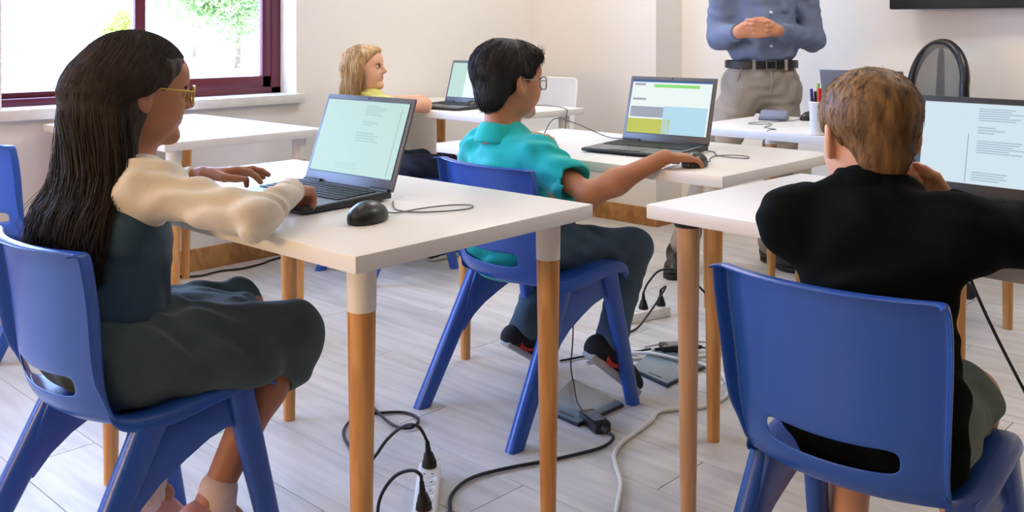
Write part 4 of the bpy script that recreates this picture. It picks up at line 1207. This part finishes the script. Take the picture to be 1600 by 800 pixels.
    back = [(-.065, .0, -.03, .075), (-.080, .02, -.14, .080), (-.095, .05, -.24, .078), (-.100, .07, -.33, .07), (-.085, .05, -.40, .06), (-.07, .03, -.44, .045)]
    for off, sc in ((-.055, .72), (.0, .9), (.065, .8)):
        for (x0, y0, z0, r0), (x1, y1, z1, r1) in zip(back[:-1], back[1:]):
            hp.append(Cc((hc[0] + x0 + .012, hc[1] + y0 + off * (.8 + max(0, -z0 - .1)), hc[2] + z0), (hc[0] + x1 + .012, hc[1] + y1 + off * (.8 + max(0, -z1 - .1)), hc[2] + z1), r0 * sc * .62, r1 * sc * .55, k=.04))
    fx = R @ npv(-.62, 0, .78); c0 = float(fx @ np.array(hc)) - .030
    face_cut = H((.085, 0, -.035))
    hp += [('e', face_cut, npv(.072, .105, .090), R, .02, '-'), ('e', H((.014, -.098, -.022)), npv(.036, .034, .042), R, .012, '-')]
    V, F = sdf_mesh(hp, .0055, lambda X, Y, Z: .0012 * np.sin(X * 150 + Y * 210 + np.sin(Z * 14) * 3) + .0010 * np.sin(Y * 390 - X * 260 + Z * 8))
    n = 6500
    rg = np.random.default_rng(11)
    th = rg.uniform(0, 2 * math.pi, n); fr_ = (th < rad(64)) | (th > rad(296)); ph = np.arcsin(np.where(fr_, rg.uniform(.46, 1, n), rg.uniform(-.15, 1, n)))
    th2 = np.where(th < rad(64), rad(80) + th * .4, np.where(th > rad(296), rad(280) - (2 * math.pi - th) * .4, th))
    root = np.stack([-.016 + .108 * np.cos(ph) * np.cos(th), .090 * np.cos(ph) * np.sin(th), .034 + .090 * np.sin(ph)], 1)
    th = th2
    mid1 = np.stack([-.04 + .092 * np.cos(th) - .02, .094 * np.sin(th), np.full(n, -.03)], 1)
    mid1[:, 0] = np.where(th > rad(200), np.minimum(mid1[:, 0], -.036), np.minimum(mid1[:, 0], -.008))
    root, mid1 = place(root, R, hc, hs), place(mid1, R, hc, hs)
    sp = np.sin(th); dp = np.cos(th)
    def lvl(x, y, z, wy, wx, j): return np.stack([hc[0] + x + wx * dp + rg.normal(size=n) * j, hc[1] + y + wy * sp + rg.normal(size=n) * j, np.full(n, hc[2] + z)], 1)
    l1 = lvl(-.085, .02, -.15, .115, .05, .006); l2 = lvl(-.110, .055, -.26, .145, .042, .010); l3 = lvl(-.112, .075, -.34, .155, .034, .012)
    l4 = lvl(-.10, .06, -.40, .14, .03, .012); l4[:, 2] += rg.uniform(-.07, .05, n)
    ctrl = np.stack([root, (root + mid1) / 2 + (root - np.array(hc)) * .12, mid1, l1, l2, l3, l4], 1)
    t = np.linspace(0, 6, 17); i0 = np.clip(t.astype(int), 0, 5); fr = (t - i0)[None, :, None]
    Pm = np.concatenate([2 * ctrl[:, :1] - ctrl[:, 1:2], ctrl, 2 * ctrl[:, -1:] - ctrl[:, -2:-1]], 1)
    a, b, c_, d_ = Pm[:, i0], Pm[:, i0 + 1], Pm[:, i0 + 2], Pm[:, i0 + 3]
    path = .5 * (2 * b + (c_ - a) * fr + (2 * a - 5 * b + 4 * c_ - d_) * fr ** 2 + (3 * b - a - 3 * c_ + d_) * fr ** 3)
    V2, F2 = strands(path, .0012)
    V, F = merge([(V, F), (V2, F2)])
    o = link('hair', np_mesh('hair', V, F), M['hair_dark'], p, True, True)
girl_front()

# ------------------------------------------------------------------ boy in teal
def boy_teal():
    p = make_person((2.1, 1.98, 0), 'boy with black hair and glasses in teal polo shirt and jeans')
    pel, chest, neck = npv(2.085, 1.965, .485), npv(2.105, 1.995, .655), npv(2.125, 2.02, .785)
    SR, SL = npv(2.098, 1.880, .735), npv(2.145, 2.150, .735)
    ER, WR = npv(2.075, 1.672, .655), npv(2.205, 1.512, .762)
    EL_, WL = npv(2.20, 2.27, .70), npv(2.33, 2.19, .76)
    hc, hs = (2.140, 2.035, .950), 1.03
    R = rot3(-14, 2, 0)
    dR = nrm((.1, -.035, -.008)); dL = nrm((.1, -.06, 0))
    HR, HL = npv(2.10, 1.895, .470), npv(2.10, 2.06, .470)
    KR, AR = npv(2.470, 1.815, .425), npv(2.295, 1.770, .175); KL, AL = npv(2.46, 2.12, .43), npv(2.27, 2.10, .150)
    B = xf(head_prims(), R, hc, hs) + core(pel, chest, neck, SL, SR, .95)
    B += [Cc(SR, ER, .037, .030, k=.03), Cc(ER, ER + (WR - ER) * .35, .031, .033, k=.03), Cc(ER + (WR - ER) * .35, WR, .032, .021, k=.03)] + hand_prims(WR, dR, (.1, .0, -1), 'R', .155, (4, 24, 22), .10, 0, fcurl=[(-4, 22, 20), (-6, 20, 20), (2, 22, 20), (10, 26, 22)])
    B += [Cc(SL, EL_, .037, .031, k=.03), Cc(EL_, WL, .032, .022, k=.03)] + hand_prims(WL, dL, (0, 0, -1), 'L', .155, (10, 20, 20))
    for H_, K, A in ((HR, KR, AR), (HL, KL, AL)):
        B += [Cc(H_, K, .058, .042, k=.04), Cc(K, A, .042, .028, k=.03)]
    add_body(p, B, 'skin_tan')
    Rt = rot3(-10)
    sh = torso(pel, chest, neck, SL, SR, .96, 1.0, Rt)
    se = SR + (ER - SR) * .62; se2 = SL + (EL_ - SL) * .62
    sh += [Cc(SR, se + (se - SR) * .02, .052, .060, k=.04), Cc(SL, se2, .052, .058, k=.04)]
    dr = nrm(ER - SR)
    nS = np.array(-dr); sh.append(Cc(se + dr * .050, se + dr * .12, .06, .075, k=.004, op='-')); sh.append(Cc(se + dr * .008, se + dr * .1, .046, .05, k=.004, op='-'))
    dl = nrm(EL_ - SL); sh.append(Cc(se2 + dl * .050, se2 + dl * .12, .06, .075, k=.004, op='-'))
    sh += [Cc(pel + (-.01, -.06, -.02), pel + (-.01, .06, -.02), .095, k=.05)]
    sdf_obj('polo_shirt', sh, .0045, M['teal'], p, folds(.006, 48, 40, 75, .5, .0016))
    collar(p, (2.104, 2.043, .802), .056, .082, .022, -.034, .012, M['teal'])
    je = [El(pel + (0, 0, -.02), (.105, .14, .075), k=.03)]
    for H_, K, A in ((HR, KR, AR), (HL, KL, AL)):
        je += [Cc(H_, K, .078, .058, k=.04), Cc(K, A + (K - A) * .12, .058, .046, k=.025), Cc(A + (K - A) * .12, A + (K - A) * .02, .047, .048, k=.01)]
    je.append(Cc(KR + (-.10, 0, -.10), KR + (-.06, 0, -.03), .012, .01, k=.01, op='-'))
    sdf_obj('jeans', je, .005, M['jeans'], p, folds(.004, 45, 30, 50, 1.5, .0014))
    f = nrm((.72, -.25, -.62)); l = nrm(np.cross((0, 0, 1), f)); u = np.cross(f, l)
    shoe(p, AR - u * .075 - f * .048, np.stack([f, l, u], 1), 1.0, 'shoe_black', 'shoe_sole', swoosh=-1)
    f = nrm((.62, -.15, -.42)); l = nrm(np.cross((0, 0, 1), f)); u = np.cross(f, l)
    shoe(p, AL - u * .072 - f * .045, np.stack([f, l, u], 1), .92, 'shoe_black', 'shoe_sole', swoosh=-1)
    face_parts(p, R, hc, hs, 'brow_dark')
    glasses(p, R, hc, hs, mat('clear_grey_frame', (150, 140, 134), .3, metal=.3), M['lens'], False)
    V, F = cap_mesh([El((.03, 0, .078), (.066, .068, .042), k=.03), El((-.04, 0, .045), (.088, .085, .080), k=.03), El((-.065, 0, -.03), (.045, .062, .06), k=.03)], (-.72, 0, .69), -.012, -.078)
    def flow(P):
        d = np.stack([P[:, 0] * 2.2 + .02, P[:, 1] * 1.2, -np.abs(P[:, 2]) * .4 - .05 - (P[:, 2] < .06) * .25], 1)
        return d
    V2, F2 = cap_strands(V, F, R, hc, hs, 7000, .034, .0011, flow, lift=.22, keep=lambda v: v[:, 2] > -.075, seed=4, jitter=.2)
    Vm, Fm = merge([(place(V, R, hc, hs), F), (V2, F2)])
    link('hair', np_mesh('hair', Vm, Fm), M['hair_black'], p, True, True)
boy_teal()

# ------------------------------------------------------------------ blond boy seen from behind
def boy_blond():
    p = make_person((1.6, .67, 0), 'boy with short blond hair in a black shirt seen from behind')
    pel, chest, neck = npv(1.570, .655, .49), npv(1.585, .665, .69), npv(1.605, .68, .82)
    SL, SR = npv(1.565, .800, .775), npv(1.595, .535, .785)
    ER, WR = npv(1.725, .455, .778), npv(1.725, .605, .803)
    EL_, WL = npv(1.74, .87, .765), npv(1.86, .74, .765)
    hc, hs = (1.632, .700, .925), .94
    R = rot3(47, 10, 0)
    dR = nrm((.0, .05, .045)); dL = nrm((.08, -.08, 0))
    KR, AR = npv(1.825, .600, .450), npv(1.80, .60, .06); KL, AL = npv(1.85, .82, .445), npv(1.83, .83, .06)
    B = xf(head_prims(), R, hc, hs) + core(pel, chest, neck, SL, SR, .95)
    B += [Cc(SR, ER, .036, .031, k=.03), Cc(ER, WR, .030, .020, k=.02)] + hand_prims(WR, dR, (-.5, .2, .3), 'R', .140, (65, 80, 50), .02, .4)
    B += [Cc(SL, EL_, .036, .031, k=.03), Cc(EL_, WL, .030, .020, k=.02)] + hand_prims(WL, dL, (0, 0, -1), 'L', .145, (15, 20, 15))
    for s_, K, A in ((-1, KR, AR), (1, KL, AL)):
        B += [Cc(pel + (.02, s_ * .07, -.02), K, .058, .05, k=.03), Cc(K, A + (K - A) * .6, .047, .046, k=.03), Cc(A + (K - A) * .6, A, .045, .03, k=.03)]
    add_body(p, B, 'skin_fair')
    sh = torso(pel, chest, neck, SL, SR, 1.02, 1.0, rot3(-4))
    sh += [Cc(SR, ER, .052, .046, k=.04), Cc(ER, ER + (WR - ER) * .88, .046, .032, k=.025), Cc(SL, EL_, .052, .045, k=.04), Cc(EL_, EL_ + (WL - EL_) * .85, .045, .032, k=.03),
           Cc(pel + (-.02, -.075, .03), pel + (-.015, -.095, -.055), .060, .042, k=.05), Cc(pel + (-.025, -.05, -.03), pel + (-.025, .08, -.03), .075, .07, k=.04), Cc(neck + (-.01, -.03, .0), neck + (-.01, .03, .0), .048, k=.03), Cc(neck + (-.03, 0, -.02), neck + (-.015, 0, .022), .05, .046, k=.03)]
    sdf_obj('black_shirt', sh, .0045, M['black_cloth'], p, folds(.004, 35, 40, 55, .3, .0014))
    collar(p, (neck[0] + .002, neck[1] + .004, neck[2] + .028), .054, .070, .022, -.02, .012, M['black_cloth'])
    so = [El(pel + (.01, 0, -.02), (.11, .145, .075), k=.03)]
    for s_, K in ((-1, KR), (1, KL)):
        so += [Cc(pel + (.02, s_ * .075, -.02), K + (-.055, 0, .006), .070, .060, k=.04), Cc(K + (-.052, 0, .006), K + (-.028, 0, .004), .063, .065, k=.008), Cc(K + (.0, 0, .0), K + (.09, 0, -.02), .052, .06, k=.006, op='-')]
    sdf_obj('shorts', so, .005, M['shorts'], p, folds(.004, 40, 40, 45, 2.2, .0014))
    for A in (AR, AL):
        shoe(p, A + (-.045, 0, -.06), np.eye(3), .92, 'shoe_black', 'shoe_sole')
    face_parts(p, R, hc, hs, 'brow_blond')
    V, F = cap_mesh([El((-.02, 0, .05), (.094, .078, .070), k=.03), El((-.060, 0, -.035), (.032, .048, .05), k=.03)], (-.72, 0, .69), -.014, -.088)
    def flow(P):
        return np.stack([P[:, 0] * .5 - .01, P[:, 1] * 1.6 + .03, -.16 + P[:, 2] * .6], 1)
    V2, F2 = cap_strands(V, F, R, hc, hs, 14000, .017, .0007, flow, lift=.26, seed=6, jitter=.36)
    Vm, Fm = merge([(place(V, R, hc, hs), F), (V2, F2)])
    link('hair', np_mesh('hair', Vm, Fm), M['hair_blond'], p, True, True)
boy_blond()

# ------------------------------------------------------------------ blonde girl at the corner desk
def girl_corner():
    p = make_person((2.83, 3.55, 0), 'blonde girl in yellow top looking aside with clasped hands')
    pel, chest, neck = npv(2.83, 3.56, .48), npv(2.86, 3.60, .66), npv(2.865, 3.645, .785)
    SR, SL = npv(2.865, 3.51, .735), npv(2.87, 3.765, .735)
    ER, WR = npv(3.02, 3.43, .755), npv(3.09, 3.525, .765)
    EL_, WL = npv(3.02, 3.77, .755), npv(3.08, 3.62, .77)
    hc, hs = (2.858, 3.675, .924), .97
    R = rot3(-56, -6, 0)
    KR, AR = npv(3.21, 3.47, .45), npv(3.14, 3.47, .08); KL, AL = npv(3.22, 3.68, .45), npv(3.15, 3.70, .08)
    B = xf(head_prims(), R, hc, hs) + core(pel, chest, neck, SL, SR, .9)
    for S_, E_, W, sd, dd in ((SR, ER, WR, 'R', (.05, .07, .02)), (SL, EL_, WL, 'L', (.05, -.08, .015))):
        B += [Cc(S_, E_, .034, .029, k=.03), Cc(E_, W, .030, .021, k=.03)] + hand_prims(W, nrm(dd), (.2, .4 if sd == 'R' else -.4, -.6), sd, .145, (45, 55, 35), .02, .3)
    for s_, K, A in ((-1, KR, AR), (1, KL, AL)):
        B += [Cc(pel + (.02, s_ * .065, -.02), K, .055, .042, k=.03), Cc(K, A, .042, .028, k=.03)]
    add_body(p, B, 'skin_fair', .0033)
    sh = torso(pel, chest, neck, SL, SR, .92, .92) + [Cc(SR, SR + (ER - SR) * .5, .046, .044, k=.03), Cc(SL, SL + (EL_ - SL) * .5, .046, .044, k=.03), Cc(neck + (0, -.05, -.012), neck + (0, .05, -.012), .036, k=.03)]
    sdf_obj('yellow_top', sh, .005, M['yellow_top'], p, folds(.004, 45, 60, 60, 0, .0014))
    ring = [(neck[0] + .062 * math.cos(a), neck[1] + .062 * math.sin(a), neck[2] + .004 - .02 * math.cos(a)) for a in np.linspace(0, 2 * math.pi, 20, endpoint=False)]
    MB().tube(ring, .011, 6, closed=True).build('neckline_ruffle', M['yellow_top'], p, smooth=True, world=True)
    KR, AR = npv(3.21, 3.47, .45), npv(3.14, 3.47, .08); KL, AL = npv(3.22, 3.68, .45), npv(3.15, 3.70, .08)
    je = [El(pel + (0, 0, -.02), (.105, .14, .07), k=.03)]
    for s_, K, A in ((-1, KR, AR), (1, KL, AL)):
        je += [Cc(pel + (.02, s_ * .075, -.02), K, .075, .056, k=.04), Cc(K, A, .055, .04, k=.025)]
    sdf_obj('jeans', je, .006, M['jeans_dark'], p, folds(.004, 45, 30, 50, 1.5, .0014))
    for A in (AR, AL): shoe(p, A + (-.045, 0, -.075), np.eye(3), .88, 'shoe_black', 'shoe_sole')
    face_parts(p, R, hc, hs, 'brow_blond')
    V, F = cap_mesh([El((-.035, 0, -.03), (.075, .086, .10), k=.04), El((.045, 0, .072), (.052, .066, .036), k=.03)], (-.74, 0, .67), -.012, -.15, ear=False)
    n = 2200; rg = np.random.default_rng(21)
    th = rg.uniform(rad(66), rad(294), n); ph = np.arcsin(rg.uniform(-.1, 1, n))
    root = np.stack([-.014 + .104 * np.cos(ph) * np.cos(th), .085 * np.cos(ph) * np.sin(th), .034 + .088 * np.sin(ph)], 1)
    m1 = np.stack([-.02 + .094 * np.cos(th), .094 * np.sin(th), np.full(n, -.02)], 1)
    m2 = np.stack([-.03 + .098 * np.cos(th), .102 * np.sin(th), np.full(n, -.09)], 1); e = np.stack([-.035 + .10 * np.cos(th), .100 * np.sin(th), -.155 + rg.normal(size=n) * .012], 1)
    for q in (m1, m2, e): q[:, 0] = np.minimum(q[:, 0], .018 - .3 * np.maximum(0, -q[:, 2] - .02)); q += rg.normal(size=q.shape) * .003
    ctrl = np.stack([root, (root + m1) / 2 * 1.06, m1, m2, e], 1)
    t = np.linspace(0, 4, 11); i0 = np.clip(t.astype(int), 0, 3); fr = (t - i0)[None, :, None]
    path = ctrl[:, i0] * (1 - fr) + ctrl[:, i0 + 1] * fr
    V2, F2 = strands(place(path.reshape(-1, 3), R, hc, hs).reshape(n, 11, 3), .0022)
    Vm, Fm = merge([(place(V, R, hc, hs), F), (V2, F2)])
    link('hair', np_mesh('hair', Vm, Fm), M['hair_gold'], p, True, True)
girl_corner()

# ------------------------------------------------------------------ standing teacher (local: +X forward, built then turned)
def teacher():
    base = (4.125, 2.285, 0); yaw = 180 + 43.45 + 4
    Rw = rot3(yaw)
    p = make_person(base, 'standing man in slate blue shirt, black belt and grey chinos')
    W = lambda V: V @ Rw.T + np.array(base)
    def part(name, prims, h, m, noise=None, parent=p):
        V, F = sdf_mesh(prims, h, noise); return link(name, np_mesh(name, W(V), F), M[m], parent, True, True)
    hc = npv(.03, 0, 1.64)
    WRr, ERr, SRr = npv(.225, -.180, 1.100), npv(.02, -.205, 1.075), npv(-.01, -.185, 1.405)     # his right (image left)
    WRl, ERl, SRl = npv(.225, -.010, 1.108), npv(-.02, .255, 1.065), npv(-.02, .185, 1.405)
    dr = nrm((.035, .1, .012)); dl = nrm((.035, -.1, .012))
    hp1 = hand_prims(WRr, dr, (-1, .2, 0), 'R', .185, (8, 42, 30), .02, .35)
    hp2 = hand_prims(WRl, dl, (-1, -.2, 0), 'L', .185, (8, 42, 30), .02, .35)
    AR, AL = npv(.06, -.40, .09), npv(-.03, .055, .09)
    KR, KL = npv(.06, -.24, .48), npv(.02, .085, .48)
    B = xf(head_prims(True), np.eye(3), hc, 1.12) + core(npv(0, 0, .90), npv(0, 0, 1.28), npv(-.005, 0, 1.46), SRl, SRr, 1.25) + [El((0, 0, 1.09), (.085, .115, .18), k=.04)]
    B += [Cc(SRr, ERr, .048, .040, k=.03), Cc(ERr, WRr, .038, .027, k=.03), Cc(SRl, ERl, .048, .040, k=.03), Cc(ERl, WRl, .038, .027, k=.03)] + hp1 + hp2
    for H_, K, A in ((npv(0, -.09, .83), KR, AR), (npv(0, .09, .83), KL, AL)): B += [Cc(H_, K, .075, .052, k=.04), Cc(K, A, .050, .034, k=.03)]
    V, F = sdf_mesh(B, .0035)
    link('body', np_mesh('body', W(V), F), M['skin_man'], p, True, True)
    sh = [El((0, 0, 1.30), (.115, .17, .16), k=.05), El((.01, 0, 1.12), (.125, .160, .14), k=.06), El((.012, 0, 1.01), (.128, .160, .075), k=.04), Cc((0, -.155, 1.41), (0, .155, 1.41), .062, k=.06), Cc((0, 0, 1.40), (.0, 0, 1.47), .08, .06, k=.04),
          Cc(SRr, ERr, .068, .056, k=.04), Cc(ERr, ERr + (WRr - ERr) * .84, .055, .038, k=.03), Cc(SRl, ERl, .068, .056, k=.04), Cc(ERl, ERl + (WRl - ERl) * .84, .055, .038, k=.03), Pl((0, 0, 1), .955, .01)]
    shirt = part('shirt', sh, .006, 'shirt_blue', folds(.0055, 30, 55, 48, .4, .002))
    mb = MB()
    pk = [(.131, .0, 1.30), (.139, 0, 1.15), (.1415, 0, 1.06), (.139, 0, .985)]
    for E_, W_ in ((ERr, WRr), (ERl, WRl)):
        d = nrm(W_ - E_); c = E_ + (W_ - E_) * .84; m = MB().cone(c - d * .025, c + d * .03, .041, .037, 20); m.v = [tuple(q) for q in W(np.array(m.v))]; m.build('cuff', M['shirt_blue'], shirt, world=True, autos=True)
    for z in (1.27, 1.19, 1.035):
        m = MB().cone((.128, 0, z), (.146, 0, z), .0062, .0055, 12); m.v = [tuple(q) for q in W(np.array(m.v))]; m.build('button', M['white_plastic'], shirt, world=True)
    # trousers
    AR, AL = npv(.06, -.40, .09), npv(-.03, .055, .09)
    KR, KL = npv(.06, -.24, .48), npv(.02, .085, .48)
    tr = [El((0, 0, .90), (.122, .162, .085), k=.03), El((-.02, 0, .83), (.125, .165, .10), k=.04)]
    for H_, K, A in ((npv(0, -.09, .83), KR, AR), (npv(0, .09, .83), KL, AL)):
        tr += [Cc(H_, K, .098, .072, k=.04), Cc(K, A + (0, 0, .01), .072, .058, k=.03)]
    tr.append(Pl((0, 0, -1), -.958, .008))
    tro = part('trousers', tr, .006, 'chino', folds(.005, 35, 50, 30, .9, .002))
    for (yy, sy) in ((-.125, 1), (.125, -1)):
        m = MB().tube([(.095, yy, .935), (.085, yy * 1.12, .88), (.06, yy * 1.26, .80)], .0025, 6); m.v = [tuple(q) for q in W(np.array(m.v))]; m.build('pocket_seam', M['chino'], tro, world=True, smooth=True)
    m = MB().tube([(.131, .0, .935), (.138, .004, .87), (.125, .002, .80)], .003, 6); m.v = [tuple(q) for q in W(np.array(m.v))]; m.build('fly_seam', M['chino'], tro, world=True, smooth=True)
    # belt
    V = []; n = 40
    for k in range(n):
        a = 2 * math.pi * k / n
        for dr_, dz in ((.004, -.018), (.007, -.016), (.007, .016), (.004, .018)): V.append(((.126 + dr_) * math.cos(a) + .002, (.165 + dr_) * math.sin(a), .948 + dz))
    m = MB().add(V, [(k * 4 + q, ((k + 1) % n) * 4 + q, ((k + 1) % n) * 4 + (q + 1) % 4, k * 4 + (q + 1) % 4) for k in range(n) for q in range(4)]); m.v = [tuple(q) for q in W(np.array(m.v))]
    belt = m.build('belt', M['leather'], p, world=True, autos=True)
    m = MB().box((.137, 0, .966), (.006, .045, .005)).box((.137, 0, .930), (.006, .045, .005)).box((.137, -.022, .948), (.006, .005, .04)).box((.137, .022, .948), (.006, .005, .04)); m.v = [tuple(q) for q in W(np.array(m.v))]
    m.build('buckle', M['chrome'], belt, world=True)
    for yy in (-.075, .075):
        xx = .137 * math.sqrt(1 - (yy / .172) ** 2); m = MB().box((xx, yy, .948), (.006, .014, .05)); m.v = [tuple(q) for q in W(np.array(m.v))]; m.build('belt_loop', M['chino'], tro, world=True)
    for A, fx in ((AR, -.35), (AL, .2)):
        f = nrm((1, fx, 0)); l = np.cross((0, 0, 1), f); Rf = Rw @ np.stack([f, l, (0, 0, 1)], 1)
        shoe(p, W((A + (-.06, 0, -.09))[None])[0], Rf, 1.18, 'leather', 'dark_rubber')
    Rh = Rw
    face_parts(p, Rh, W(hc[None])[0], 1.12, 'brow_dark')
    V, F = cap_mesh([], (-.72, 0, .69), -.012, -.06)
    flow = lambda P: np.stack([-P[:, 0] * .4 - .02, P[:, 1], -np.full(len(P), .1)], 1)
    V2, F2 = cap_strands(V, F, Rh, W(hc[None])[0], 1.12, 2500, .025, .0014, flow, seed=8)
    Vm, Fm = merge([(place(V, Rh, W(hc[None])[0], 1.12), F), (V2, F2)])
    link('hair', np_mesh('hair', Vm, Fm), M['hair_black'], p, True, True)
teacher()
